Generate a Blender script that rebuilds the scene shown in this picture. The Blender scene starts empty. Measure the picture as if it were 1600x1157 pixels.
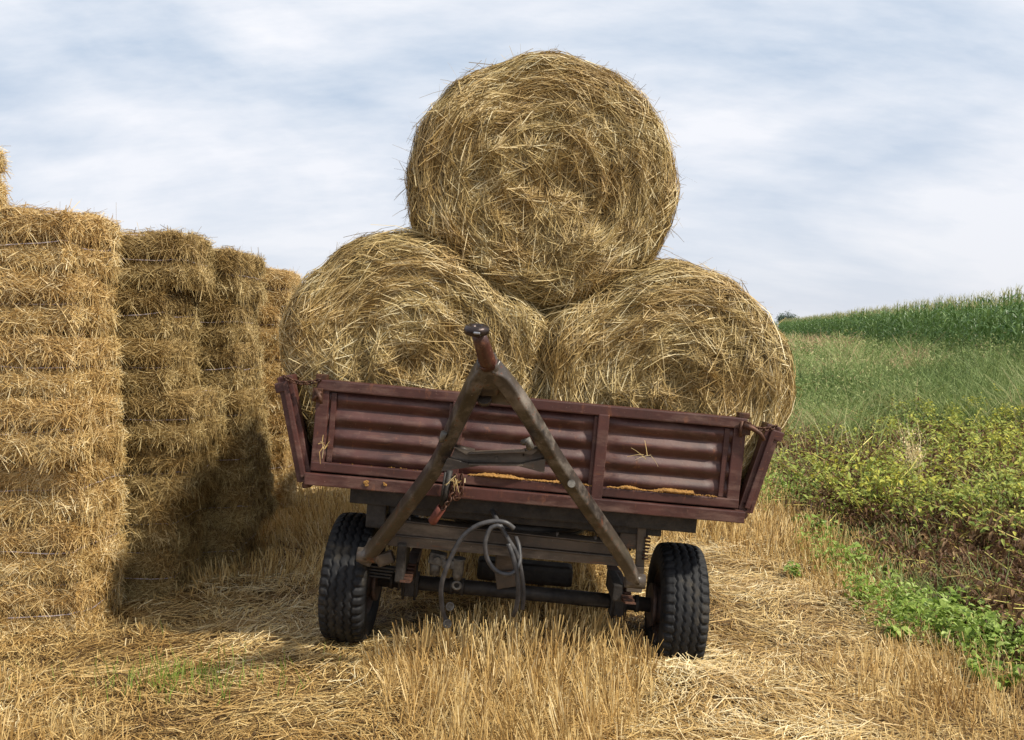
import bpy, bmesh, math, random
import numpy as np
from mathutils import Vector, Matrix, Euler

random.seed(7)
rng = np.random.default_rng(11)
R = math.radians
scene = bpy.context.scene
COL = scene.collection

# ------------------------------------------------------------------ camera
FPX, CX, CY = 1300.0, 800.0, 578.5          # focal length in photo pixels (photo 1600 wide)
CAM_H, PITCH = 1.8, math.atan(58.0 / 1300.0)
cd = bpy.data.cameras.new("camera")
cam = bpy.data.objects.new("camera", cd)
COL.objects.link(cam)
cam.location = (0, 0, CAM_H)
cam.rotation_euler = (math.pi / 2 - PITCH, 0, 0)
cd.sensor_width = 36.0
cd.lens = 36.0 * FPX / 1600.0
cd.clip_end = 3000
scene.camera = cam

# ------------------------------------------------------------------ light
SUN_EL, SUN_AZ = R(48), R(27)                 # azimuth: from +X turned towards the camera
sdir = Vector((math.cos(SUN_EL) * math.cos(SUN_AZ), -math.cos(SUN_EL) * math.sin(SUN_AZ), math.sin(SUN_EL)))
sl = bpy.data.lights.new("sun", 'SUN')
sl.energy = 4.1
sl.angle = R(3.0)
sl.color = (1.0, 0.93, 0.80)
so = bpy.data.objects.new("sun", sl)
COL.objects.link(so)
so.rotation_euler = sdir.to_track_quat('Z', 'Y').to_euler()
so.location = (6, -2, 8)

w = bpy.data.worlds.new("World")
scene.world = w
w.use_nodes = True
nt = w.node_tree
nt.nodes.clear()
N = nt.nodes.new
out = N('ShaderNodeOutputWorld'); bg = N('ShaderNodeBackground')
sky = N('ShaderNodeTexSky'); sky.sky_type = 'NISHITA'; sky.sun_disc = False
sky.sun_elevation = SUN_EL; sky.sun_rotation = R(117); sky.dust_density = 2.0
tc = N('ShaderNodeTexCoord'); sep = N('ShaderNodeSeparateXYZ')
nt.links.new(tc.outputs['Generated'], sep.inputs[0])
def wm(op, a, b):
    n = N('ShaderNodeMath'); n.operation = op
    for i, v in enumerate((a, b)):
        if isinstance(v, (int, float)): n.inputs[i].default_value = v
        elif v is not None: nt.links.new(v, n.inputs[i])
    return n.outputs[0]
zz = wm('ADD', wm('MAXIMUM', sep.outputs[2], 0.0), 0.42)
comb = N('ShaderNodeCombineXYZ')
nt.links.new(wm('DIVIDE', sep.outputs[0], zz), comb.inputs[0])
nt.links.new(wm('DIVIDE', sep.outputs[1], zz), comb.inputs[1])
mp = N('ShaderNodeMapping'); mp.inputs['Scale'].default_value = (1.0, 1.1, 1.0)
mp.inputs['Rotation'].default_value = (0, 0, R(14)); mp.inputs['Location'].default_value = (0.35, 0.2, 0)
nt.links.new(comb.outputs[0], mp.inputs[0])
n1 = N('ShaderNodeTexNoise'); n1.inputs['Scale'].default_value = 1.5; n1.inputs['Detail'].default_value = 8
n1.inputs['Roughness'].default_value = 0.5; n1.inputs['Distortion'].default_value = 0.5
nt.links.new(mp.outputs[0], n1.inputs['Vector'])
mp2 = N('ShaderNodeMapping'); mp2.inputs['Scale'].default_value = (0.9, 2.6, 1.0); mp2.inputs['Rotation'].default_value = (0, 0, R(-38))
nt.links.new(comb.outputs[0], mp2.inputs[0])
n2 = N('ShaderNodeTexNoise'); n2.inputs['Scale'].default_value = 2.8; n2.inputs['Detail'].default_value = 9; n2.inputs['Roughness'].default_value = 0.62
nt.links.new(mp2.outputs[0], n2.inputs['Vector'])
mixv = wm('ADD', wm('MULTIPLY', n1.outputs[0], 0.68), wm('MULTIPLY', n2.outputs[0], 0.32))
cr = N('ShaderNodeValToRGB')
cr.color_ramp.elements[0].position = 0.40; cr.color_ramp.elements[0].color = (4.0, 4.8, 5.9, 1)
cr.color_ramp.elements[1].position = 0.58; cr.color_ramp.elements[1].color = (7.4, 7.45, 7.75, 1)
e = cr.color_ramp.elements.new(0.48); e.color = (5.5, 6.0, 6.75, 1)
nt.links.new(mixv, cr.inputs[0])
hz = N('ShaderNodeMapRange'); hz.inputs[1].default_value = 0.0; hz.inputs[2].default_value = 0.30
hz.inputs[3].default_value = 0.75; hz.inputs[4].default_value = 0.0
nt.links.new(sep.outputs[2], hz.inputs[0])
mh = N('ShaderNodeMixRGB'); mh.inputs[2].default_value = (6.1, 6.2, 6.7, 1)
nt.links.new(hz.outputs[0], mh.inputs[0]); nt.links.new(cr.outputs[0], mh.inputs[1])
ms = N('ShaderNodeMixRGB'); ms.inputs[0].default_value = 0.10
nt.links.new(mh.outputs[0], ms.inputs[1]); nt.links.new(sky.outputs[0], ms.inputs[2])
nt.links.new(ms.outputs[0], bg.inputs[0]); bg.inputs[1].default_value = 0.10
nt.links.new(bg.outputs[0], out.inputs[0])
scene.view_settings.view_transform = 'Standard'
scene.view_settings.look = 'None'
scene.view_settings.exposure = 0.46
scene.view_settings.gamma = 1.0
scene.render.engine = 'CYCLES'
scene.cycles.max_bounces = 6
scene.cycles.diffuse_bounces = 3
scene.cycles.transparent_max_bounces = 4

# ------------------------------------------------------------------ helpers
def ray(px, py):
    u, v = (px - CX) / FPX, (CY - py) / FPX
    return Vector((u, math.cos(PITCH) + v * math.sin(PITCH), -math.sin(PITCH) + v * math.cos(PITCH)))
def at(px, py, Y):
    d = ray(px, py)
    return Vector((0, 0, CAM_H)) + d * (Y / d.y)

def _h(ix, iy, iz, seed):
    M = np.uint64(0xffffffff)
    h = (ix.astype(np.int64).astype(np.uint64) * np.uint64(73856093)) ^ (iy.astype(np.int64).astype(np.uint64) * np.uint64(19349663)) \
        ^ (iz.astype(np.int64).astype(np.uint64) * np.uint64(83492791)) ^ np.uint64((seed * 2654435761) & 0xffffffff)
    h &= M
    h = ((h ^ (h >> np.uint64(13))) * np.uint64(1274126177)) & M
    h = ((h ^ (h >> np.uint64(15))) * np.uint64(2246822519)) & M
    return ((h ^ (h >> np.uint64(16))) & np.uint64(0xffff)).astype(float) / 65535.0
def vnoise(p, scale=1.0, seed=0):
    """value noise in -1..1 at points p[...,3]"""
    q = np.asarray(p, float) * scale + 1000.0
    i = np.floor(q).astype(np.int64); f = q - i; f = f * f * (3 - 2 * f)
    r = 0
    for a in (0, 1):
        for b in (0, 1):
            for c in (0, 1):
                wgt = (f[..., 0] if a else 1 - f[..., 0]) * (f[..., 1] if b else 1 - f[..., 1]) * (f[..., 2] if c else 1 - f[..., 2])
                r = r + wgt * _h(i[..., 0] + a, i[..., 1] + b, i[..., 2] + c, seed)
    return r * 2 - 1
def fbm(p, scale, seed=0, octs=3):
    return sum(vnoise(p, scale * 2 ** k, seed + 17 * k) * 0.5 ** k for k in range(octs))
def smooth(a, b, x):
    t = np.clip((x - a) / (b - a), 0, 1); return t * t * (3 - 2 * t)
def nrm(v):
    return v / np.maximum(np.linalg.norm(v, axis=-1, keepdims=True), 1e-9)

def tag(o, label=None, cat=None, group=None, kind=None):
    if label: o['label'] = label
    if cat: o['category'] = cat
    if group: o['group'] = group
    if kind: o['kind'] = kind
    return o
def link(name, me, mat=None, parent=None):
    o = bpy.data.objects.new(name, me); COL.objects.link(o)
    if mat and me is not None and not me.materials: me.materials.append(mat)
    if parent: o.parent = parent
    return o
def empty(name, M=None):
    o = bpy.data.objects.new(name, None); COL.objects.link(o); o.empty_display_size = 0.2
    if M is not None: o.matrix_world = M
    return o
def mesh_np(name, V, F, mat=None, rnd=None, smoothf=False):
    """V [n,3]; F [m,k] with one k (3 or 4), or a list of such arrays"""
    if not isinstance(F, list): F = [F]
    V = np.asarray(V, np.float32)
    me = bpy.data.meshes.new(name)
    me.vertices.add(len(V)); me.vertices.foreach_set('co', V.ravel())
    loops = np.concatenate([f.ravel() for f in F]).astype(np.int32)
    cnt = np.concatenate([np.full(len(f), f.shape[1]) for f in F]).astype(np.int32)
    st = np.concatenate([[0], np.cumsum(cnt)[:-1]]).astype(np.int32)
    me.loops.add(len(loops)); me.loops.foreach_set('vertex_index', loops)
    me.polygons.add(len(cnt)); me.polygons.foreach_set('loop_start', st)
    try: me.polygons.foreach_set('loop_total', cnt)
    except Exception: pass
    me.polygons.foreach_set('use_smooth', np.full(len(cnt), smoothf))
    if rnd is not None:
        a = me.attributes.new('rnd', 'FLOAT', 'POINT'); a.data.foreach_set('value', np.asarray(rnd, np.float32))
    me.update(calc_edges=True)
    if mat: me.materials.append(mat)
    return me
def ribbons(P, Wd, W, taper=0.5):
    """P [n,k,3], Wd [n,3] or [n,k,3] width direction, W [n] full width -> V, F"""
    n, k, _ = P.shape
    if Wd.ndim == 2: Wd = np.repeat(Wd[:, None, :], k, 1)
    tp = np.linspace(1, taper, k)[None, :, None]
    off = Wd * (W[:, None, None] * 0.5) * tp
    V = np.stack([P - off, P + off], 2).reshape(-1, 3)
    b = (np.arange(n) * k * 2)[:, None] + (np.arange(k - 1) * 2)[None, :]
    F = np.stack([b, b + 1, b + 3, b + 2], -1).reshape(-1, 4)
    return V, F
def ribbon_mesh(name, P, Wd, W, mat, rnd, taper=0.5):
    V, F = ribbons(P, Wd, W, taper)
    return mesh_np(name, V, F, mat, np.repeat(rnd, P.shape[1] * 2))
def join_np(parts):
    Vs, Fs, Rs, o = [], [], [], 0
    for V, F, r in parts:
        Vs.append(V); Fs.append(F + o); Rs.append(r); o += len(V)
    q = [f for f in Fs if f.shape[1] == 4]; t = [f for f in Fs if f.shape[1] == 3]
    FF = ([np.concatenate(q)] if q else []) + ([np.concatenate(t)] if t else [])
    return np.concatenate(Vs), FF, np.concatenate(Rs)

class MB:
    def __init__(s): s.bm = bmesh.new()
    def box(s, c, size, rot=None, bev=0.004):
        r = bmesh.ops.create_cube(s.bm, size=1.0)
        M = Matrix.Translation(c) @ (rot.to_4x4() if rot is not None else Matrix.Identity(4)) @ Matrix.Diagonal((*size, 1))
        bmesh.ops.transform(s.bm, matrix=M, verts=r['verts'])
        if bev:
            es = list({e for v in r['verts'] for e in v.link_edges})
            bmesh.ops.bevel(s.bm, geom=es, offset=bev, segments=2, affect='EDGES', profile=0.6)
        return s
    def beam(s, a, b, w_, h_, up=(0, 0, 1), bev=0.004):
        a, b = Vector(a), Vector(b); d = (b - a); L_ = d.length; x = d.normalized()
        z = Vector(up); z = (z - x * z.dot(x)).normalized(); y = z.cross(x)
        rot = Matrix((x, y, z)).transposed()
        return s.box((a + b) / 2, (L_, w_, h_), rot, bev)
    def ring(s, pts):
        return [s.bm.verts.new(p) for p in pts]
    def skin(s, rings, closed=True, cap=True):
        vs = [s.ring(r) for r in rings]; n = len(vs[0])
        for a, b in zip(vs[:-1], vs[1:]):
            for i in range(n if closed else n - 1):
                f = s.bm.faces.new((a[i], a[(i + 1) % n], b[(i + 1) % n], b[i])); f.smooth = True
        if cap:
            s.bm.faces.new(vs[0][::-1]); s.bm.faces.new(vs[-1])
        return s
    def tube(s, path, r, seg=10, cap=True):
        path = [Vector(p) for p in path]; rr = r if isinstance(r, (list, tuple)) else [r] * len(path)
        rings = []; prev = None
        for i, p in enumerate(path):
            t = (path[min(i + 1, len(path) - 1)] - path[max(i - 1, 0)]).normalized()
            if prev is None:
                u = t.cross(Vector((0, 0, 1)));
                if u.length < 1e-3: u = t.cross(Vector((0, 1, 0)))
                u.normalize()
            else:
                u = (prev - t * prev.dot(t)).normalized()
            prev = u; v = t.cross(u)
            rings.append([p + (u * math.cos(2 * math.pi * k / seg) + v * math.sin(2 * math.pi * k / seg)) * rr[i] for k in range(seg)])
        return s.skin(rings, True, cap)
    def sweep(s, path, w_, h_, side, ch=0.25):
        """rounded rectangular bar; side = direction of its width"""
        path = [Vector(p) for p in path]; rings = []
        ws = w_ if isinstance(w_, (list, tuple)) else [w_] * len(path)
        hs = h_ if isinstance(h_, (list, tuple)) else [h_] * len(path)
        for i, p in enumerate(path):
            t = (path[min(i + 1, len(path) - 1)] - path[max(i - 1, 0)]).normalized()
            u = Vector(side); u = (u - t * u.dot(t)).normalized(); v = t.cross(u)
            a, b = ws[i] / 2, hs[i] / 2; c = ch * min(a, b)
            pr = []
            for sx, sy, q in ((1, 1, 0), (-1, 1, 1), (-1, -1, 2), (1, -1, 3)):
                for k in range(4):
                    an = (q + k / 3) * math.pi / 2
                    pr.append(p + u * (sx * (a - c) + c * math.cos(an)) + v * (sy * (b - c) + c * math.sin(an)))
            rings.append(pr)
        return s.skin(rings)
    def torus(s, c, n, r1, r2, seg=28, s2=10, flat=1.0):
        c, n = Vector(c), Vector(n).normalized(); u = n.orthogonal().normalized(); v = n.cross(u)
        vs = []
        for i in range(seg):
            a = 2 * math.pi * i / seg; d = u * math.cos(a) + v * math.sin(a)
            vs.append([s.bm.verts.new(c + d * (r1 + r2 * math.cos(2 * math.pi * k / s2)) + n * (r2 * flat * math.sin(2 * math.pi * k / s2))) for k in range(s2)])
        for i in range(seg):
            for k in range(s2):
                f = s.bm.faces.new((vs[i][k], vs[i][(k + 1) % s2], vs[(i + 1) % seg][(k + 1) % s2], vs[(i + 1) % seg][k])); f.smooth = True
        return s
    def chain(s, pts, r1=0.016, r2=0.004):
        pts = [Vector(p) for p in pts]
        for i, (a, b) in enumerate(zip(pts[:-1], pts[1:])):
            d = (b - a); n = d.orthogonal().normalized()
            if i % 2: n = d.cross(n).normalized()
            u = d.normalized(); v = n.cross(u)
            L_ = d.length * 0.62
            path = []
            for k in range(13):
                t = 2 * math.pi * k / 12
                path.append((a + b) / 2 + u * math.cos(t) * L_ + v * math.sin(t) * r1 * 0.7)
            s.tube(path, r2, 5, False)
        return s
    def build(s, name, mat, parent=None, M=None):
        me = bpy.data.meshes.new(name)
        if M is not None: bmesh.ops.transform(s.bm, matrix=M, verts=s.bm.verts)
        bmesh.ops.recalc_face_normals(s.bm, faces=s.bm.faces)
        s.bm.to_mesh(me); s.bm.free()
        return link(name, me, mat, parent)

# ------------------------------------------------------------------ materials
def newmat(name):
    m = bpy.data.materials.new(name); m.use_nodes = True
    t = m.node_tree; b = t.nodes['Principled BSDF']
    return m, t, b
def ramp_node(t, cols):
    r = t.nodes.new('ShaderNodeValToRGB'); el = r.color_ramp.elements
    while len(el) < len(cols): el.new(0.5)
    for e_, (p, c) in zip(el, cols): e_.position = p; e_.color = (*c, 1)
    return r
def fibre_mat(name, cols, rough=0.55, trans=0.0, spec=0.3, patch=None):
    """colour comes from the per-piece attribute rnd; optional large patches of another tint"""
    m, t, b = newmat(name)
    a = t.nodes.new('ShaderNodeAttribute'); a.attribute_name = 'rnd'
    r = ramp_node(t, cols); t.links.new(a.outputs['Fac'], r.inputs[0]); c = r.outputs[0]
    if patch:
        co = t.nodes.new('ShaderNodeTexCoord'); n = t.nodes.new('ShaderNodeTexNoise')
        n.inputs['Scale'].default_value = patch[0]; n.inputs['Detail'].default_value = 2
        t.links.new(co.outputs['Object'], n.inputs['Vector'])
        rr = ramp_node(t, [(0.35, (1, 1, 1)), (0.68, patch[1])]); t.links.new(n.outputs[0], rr.inputs[0])
        mx = t.nodes.new('ShaderNodeMixRGB'); mx.blend_type = 'MULTIPLY'; mx.inputs[0].default_value = 1
        t.links.new(c, mx.inputs[1]); t.links.new(rr.outputs[0], mx.inputs[2]); c = mx.outputs[0]
    t.links.new(c, b.inputs['Base Color']); b.inputs['Roughness'].default_value = rough
    b.inputs['Specular IOR Level'].default_value = spec
    if trans:
        tr = t.nodes.new('ShaderNodeBsdfTranslucent'); t.links.new(c, tr.inputs[0])
        mx = t.nodes.new('ShaderNodeMixShader'); mx.inputs[0].default_value = trans
        t.links.new(b.outputs[0], mx.inputs[1]); t.links.new(tr.outputs[0], mx.inputs[2])
        t.links.new(mx.outputs[0], t.nodes['Material Output'].inputs[0])
    return m
def noise_mat(name, cols, scale=8, rough=0.6, bump=0.0, metal=0.0, detail=6, stretch=(1, 1, 1), spec=0.4, coord='Object', rvar=0.0):
    m, t, b = newmat(name)
    co = t.nodes.new('ShaderNodeTexCoord'); mp_ = t.nodes.new('ShaderNodeMapping'); mp_.inputs['Scale'].default_value = stretch
    t.links.new(co.outputs[coord], mp_.inputs[0])
    n = t.nodes.new('ShaderNodeTexNoise'); n.inputs['Scale'].default_value = scale; n.inputs['Detail'].default_value = detail
    n.inputs['Roughness'].default_value = 0.65
    t.links.new(mp_.outputs[0], n.inputs['Vector'])
    r = ramp_node(t, cols); t.links.new(n.outputs[0], r.inputs[0]); t.links.new(r.outputs[0], b.inputs['Base Color'])
    b.inputs['Roughness'].default_value = rough; b.inputs['Metallic'].default_value = metal
    b.inputs['Specular IOR Level'].default_value = spec
    if rvar:
        mr = t.nodes.new('ShaderNodeMapRange'); mr.inputs[3].default_value = rough - rvar; mr.inputs[4].default_value = rough + rvar
        mr.inputs[1].default_value = 0.3; mr.inputs[2].default_value = 0.7
        t.links.new(n.outputs[0], mr.inputs[0]); t.links.new(mr.outputs[0], b.inputs['Roughness'])
    if bump:
        n3 = t.nodes.new('ShaderNodeTexNoise'); n3.inputs['Scale'].default_value = scale * 6; n3.inputs['Detail'].default_value = 4
        t.links.new(mp_.outputs[0], n3.inputs['Vector'])
        bp = t.nodes.new('ShaderNodeBump'); bp.inputs['Strength'].default_value = bump; bp.inputs['Distance'].default_value = 0.01
        t.links.new(n3.outputs[0], bp.inputs['Height']); t.links.new(bp.outputs[0], b.inputs['Normal'])
    return m
def paint_mat(name, base, dark, rust, dust, rough=0.42, runs=True):
    """worn paint: mottled colour, rust blotches, pale dust scuffs, fine chips"""
    m, t, b = newmat(name)
    co = t.nodes.new('ShaderNodeTexCoord')
    def nz(s, d, st=(1, 1, 1)):
        mp_ = t.nodes.new('ShaderNodeMapping'); mp_.inputs['Scale'].default_value = st
        n = t.nodes.new('ShaderNodeTexNoise'); n.inputs['Scale'].default_value = s; n.inputs['Detail'].default_value = d; n.inputs['Roughness'].default_value = 0.7
        t.links.new(co.outputs['Object'], mp_.inputs[0]); t.links.new(mp_.outputs[0], n.inputs['Vector']); return n.outputs[0]
    def mask(src, lo, hi):
        r = ramp_node(t, [(lo, (0, 0, 0)), (hi, (1, 1, 1))]); t.links.new(src, r.inputs[0]); return r.outputs[0]
    def mix(f, a, c):
        x = t.nodes.new('ShaderNodeMixRGB'); t.links.new(f, x.inputs[0])
        if isinstance(a, tuple): x.inputs[1].default_value = (*a, 1)
        else: t.links.new(a, x.inputs[1])
        x.inputs[2].default_value = (*c, 1); return x.outputs[0]
    c = mix(mask(nz(3.5, 5), 0.35, 0.65), base, dark)
    c = mix(mask(nz(14, 8, (1, 1, 0.45)), 0.60, 0.68), c, rust)
    dm = mask(nz(6, 9, (0.5, 1, 2.2) if runs else (1, 1, 1)), 0.50, 0.80)
    c = mix(dm, c, dust)
    c = mix(mask(nz(70, 3), 0.66, 0.72), c, dust)
    if not runs: c = mix(mask(nz(24, 8), 0.60, 0.66), c, rust)
    if runs: c = mix(mask(nz(30, 6, (0.12, 1, 1.6)), 0.62, 0.68), c, rust)
    if runs: c = mix(mask(nz(22, 8, (1.4, 1, 0.10)), 0.60, 0.72), c, dark)
    t.links.new(c, b.inputs['Base Color'])
    mr = t.nodes.new('ShaderNodeMapRange'); mr.inputs[3].default_value = rough; mr.inputs[4].default_value = rough + 0.3
    t.links.new(dm, mr.inputs[0]); t.links.new(mr.outputs[0], b.inputs['Roughness'])
    bp = t.nodes.new('ShaderNodeBump'); bp.inputs['Strength'].default_value = 0.25; bp.inputs['Distance'].default_value = 0.004
    t.links.new(nz(40, 5), bp.inputs['Height']); t.links.new(bp.outputs[0], b.inputs['Normal'])
    return m

STRAW = [(0.0, (0.07, 0.04, 0.018)), (0.2, (0.28, 0.17, 0.06)), (0.5, (0.60, 0.41, 0.155)), (0.78, (0.77, 0.59, 0.28)), (1.0, (0.90, 0.78, 0.50))]
HAY = [(0.0, (0.04, 0.028, 0.012)), (0.22, (0.20, 0.138, 0.048)), (0.52, (0.46, 0.335, 0.13)), (0.82, (0.67, 0.525, 0.25)), (1.0, (0.85, 0.75, 0.48))]
M_straw = fibre_mat('straw', STRAW, 0.5, 0.18, 0.35, patch=(3.0, (0.80, 0.72, 0.62)))
M_hay = fibre_mat('bale_straw', HAY, 0.5, 0.15, 0.35, patch=(4.0, (0.80, 0.70, 0.58)))
M_hay_in = noise_mat('bale_core', [(0.3, (0.08, 0.053, 0.02)), (0.7, (0.28, 0.20, 0.08))], 28, 0.9, 0.8)
M_straw_in = noise_mat('straw_core', [(0.3, (0.13, 0.078, 0.028)), (0.7, (0.44, 0.29, 0.105))], 28, 0.9, 0.8)
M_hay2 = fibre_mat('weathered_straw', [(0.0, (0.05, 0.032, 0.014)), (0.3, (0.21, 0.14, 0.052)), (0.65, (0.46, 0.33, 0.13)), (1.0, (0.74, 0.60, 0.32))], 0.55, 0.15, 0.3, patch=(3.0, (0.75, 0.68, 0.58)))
M_twine = noise_mat('twine', [(0.3, (0.42, 0.34, 0.36)), (0.7, (0.62, 0.55, 0.58))], 40, 0.6)
M_maroon = paint_mat('maroon_paint', (0.082, 0.027, 0.021), (0.040, 0.0135, 0.011), (0.14, 0.050, 0.024), (0.18, 0.105, 0.08), 0.50)
M_draw = paint_mat('drawbar_paint', (0.062, 0.048, 0.037), (0.022, 0.017, 0.014), (0.10, 0.036, 0.018), (0.26, 0.22, 0.18), 0.34, False)
M_stem = paint_mat('stem_rust', (0.085, 0.026, 0.017), (0.035, 0.013, 0.010), (0.19, 0.07, 0.035), (0.25, 0.13, 0.09), 0.38, False)
M_frame = paint_mat('frame_steel', (0.10, 0.074, 0.052), (0.045, 0.034, 0.026), (0.13, 0.06, 0.03), (0.24, 0.19, 0.14), 0.5)
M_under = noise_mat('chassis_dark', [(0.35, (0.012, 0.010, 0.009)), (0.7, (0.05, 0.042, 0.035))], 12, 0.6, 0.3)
M_rust = noise_mat('rusty_steel', [(0.3, (0.03, 0.016, 0.011)), (0.7, (0.13, 0.055, 0.03))], 25, 0.55, 0.3, 0.3)
M_redp = noise_mat('red_tube', [(0.35, (0.10, 0.026, 0.018)), (0.7, (0.19, 0.06, 0.04))], 20, 0.5, 0.2)
M_eye = noise_mat('worn_steel', [(0.35, (0.018, 0.014, 0.014)), (0.7, (0.07, 0.05, 0.045))], 18, 0.32, 0.2, 0.6)
M_bright = noise_mat('bright_steel', [(0.3, (0.25, 0.25, 0.26)), (0.7, (0.45, 0.45, 0.47))], 25, 0.3, 0.1, 0.8)
M_alu = noise_mat('cast_alloy', [(0.35, (0.05, 0.045, 0.04)), (0.7, (0.19, 0.175, 0.15))], 25, 0.6, 0.3, 0.1)
M_tyre = noise_mat('tyre_rubber', [(0.35, (0.007, 0.007, 0.0085)), (0.55, (0.014, 0.014, 0.015)), (0.72, (0.06, 0.05, 0.037))], 7, 0.68, 0.25, rvar=0.10, spec=0.28)
M_rim = noise_mat('rim_paint', [(0.35, (0.03, 0.022, 0.02)), (0.7, (0.12, 0.07, 0.05))], 10, 0.6, 0.2)
M_hose = noise_mat('hose_rubber', [(0.35, (0.03, 0.03, 0.033)), (0.7, (0.095, 0.09, 0.09))], 15, 0.45, 0.15)
M_grain = noise_mat('grain', [(0.3, (0.16, 0.075, 0.02)), (0.7, (0.48, 0.25, 0.06))], 90, 0.7, 0.5)
M_wood = noise_mat('bed_boards', [(0.3, (0.07, 0.045, 0.03)), (0.7, (0.19, 0.13, 0.085))], 6, 0.8, 0.3, stretch=(1, 0.1, 1))

# ------------------------------------------------------------------ ground
def edge_x(Y):                                   # boundary between the stubble and the weeds
    return 2.62 + 0.09 * (Y - 4.5)
def gz(x, y):
    x = np.asarray(x, float); y = np.asarray(y, float)
    z = -0.05 - 0.06 * smooth(-0.8, 1.2, x)
    d = np.maximum(x - edge_x(y), 0)
    z = z + 1.25 * (1 - np.exp(-d / 16.0)) * smooth(3, 20, y) + 0.010 * np.minimum(d, 40)
    p = np.stack([x, y, np.zeros_like(x)], -1)
    near = np.exp(-((np.hypot(x, y - 5)) / 25.0) ** 2)
    z = z + 0.035 * fbm(p, 0.9, 3, 3) * near
    for xc in (-0.95, 1.0):                       # ruts pressed by the tyres
        z = z - 0.03 * np.exp(-((x - xc) / 0.2) ** 2) * near
    return z
def axis_pts(lo, hi, c, n, k):
    t = np.linspace(-1, 1, n); s = np.sinh(k * t) / math.sinh(k)
    return np.where(s < 0, c + s * (c - lo), c + s * (hi - c))
gx = axis_pts(-900, 900, 0.5, 301, 7.2); gy = axis_pts(-300, 1500, 5.0, 301, 7.2)
GX, GY = np.meshgrid(gx, gy)
GZ = gz(GX, GY)
GV = np.stack([GX, GY, GZ], -1).reshape(-1, 3)
i0 = (np.arange(300)[:, None] * 301 + np.arange(300)[None, :]).ravel()
GF = np.stack([i0, i0 + 1, i0 + 302, i0 + 301], -1)
zone = smooth(-0.25, 0.5, (GX - edge_x(GY))).ravel() * smooth(1.0, 2.0, GY).ravel() 
m, t, b = newmat('field_ground')
co = t.nodes.new('ShaderNodeTexCoord')
def gn(s, d=6):
    n = t.nodes.new('ShaderNodeTexNoise'); n.inputs['Scale'].default_value = s; n.inputs['Detail'].default_value = d
    n.inputs['Roughness'].default_value = 0.7; t.links.new(co.outputs['Object'], n.inputs['Vector']); return n.outputs[0]
rs = ramp_node(t, [(0.32, (0.045, 0.03, 0.018)), (0.5, (0.14, 0.09, 0.042)), (0.7, (0.32, 0.22, 0.10))]); t.links.new(gn(9, 9), rs.inputs[0])
rw = ramp_node(t, [(0.35, (0.05, 0.034, 0.024)), (0.65, (0.13, 0.09, 0.06))]); t.links.new(gn(6, 8), rw.inputs[0])
rg = ramp_node(t, [(0.35, (0.07, 0.085, 0.028)), (0.65, (0.16, 0.17, 0.06))]); t.links.new(gn(0.6, 8), rg.inputs[0])
za = t.nodes.new('ShaderNodeAttribute'); za.attribute_name = 'rnd'
sp = t.nodes.new('ShaderNodeSeparateXYZ'); t.links.new(co.outputs['Object'], sp.inputs[0])
far = t.nodes.new('ShaderNodeMapRange'); far.inputs[1].default_value = 10; far.inputs[2].default_value = 16; t.links.new(sp.outputs[1], far.inputs[0])
mx1 = t.nodes.new('ShaderNodeMixRGB'); fs = t.nodes.new('ShaderNodeMapRange'); fs.inputs[1].default_value = 14; fs.inputs[2].default_value = 45; t.links.new(sp.outputs[1], fs.inputs[0])
mxs = t.nodes.new('ShaderNodeMixRGB'); t.links.new(fs.outputs[0], mxs.inputs[0]); t.links.new(rs.outputs[0], mxs.inputs[1]); mxs.inputs[2].default_value = (0.40, 0.28, 0.12, 1)
t.links.new(far.outputs[0], mx1.inputs[0]); t.links.new(rw.outputs[0], mx1.inputs[1]); t.links.new(rg.outputs[0], mx1.inputs[2])
mx2 = t.nodes.new('ShaderNodeMixRGB'); t.links.new(za.outputs['Fac'], mx2.inputs[0]); t.links.new(mxs.outputs[0], mx2.inputs[1]); t.links.new(mx1.outputs[0], mx2.inputs[2])
t.links.new(mx2.outputs[0], b.inputs['Base Color']); b.inputs['Roughness'].default_value = 0.95
b.inputs['Specular IOR Level'].default_value = 0.1
bp = t.nodes.new('ShaderNodeBump'); bp.inputs['Strength'].default_value = 0.7; bp.inputs['Distance'].default_value = 0.03
t.links.new(gn(22, 6), bp.inputs['Height']); t.links.new(bp.outputs[0], b.inputs['Normal'])
g = link('ground', mesh_np('ground', GV, GF, m, zone, True)); tag(g, kind='structure')

# ------------------------------------------------------------------ trailer frame of reference
o_w = at(821, 786, 4.60)
ROLL, YAW = R(5.3), R(1.0)
TM = Matrix.Translation(o_w) @ Matrix.Rotation(YAW, 4, 'Z') @ Matrix.Rotation(ROLL, 4, 'Y')
TMi = TM.inverted()
def Lp(px, py, yl):                              # photo pixel -> trailer coordinates on the plane y = yl
    o = TMi @ Vector((0, 0, CAM_H)); d = TMi.to_3x3() @ ray(px, py)
    return o + d * ((yl - o.y) / d.y)

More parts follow.
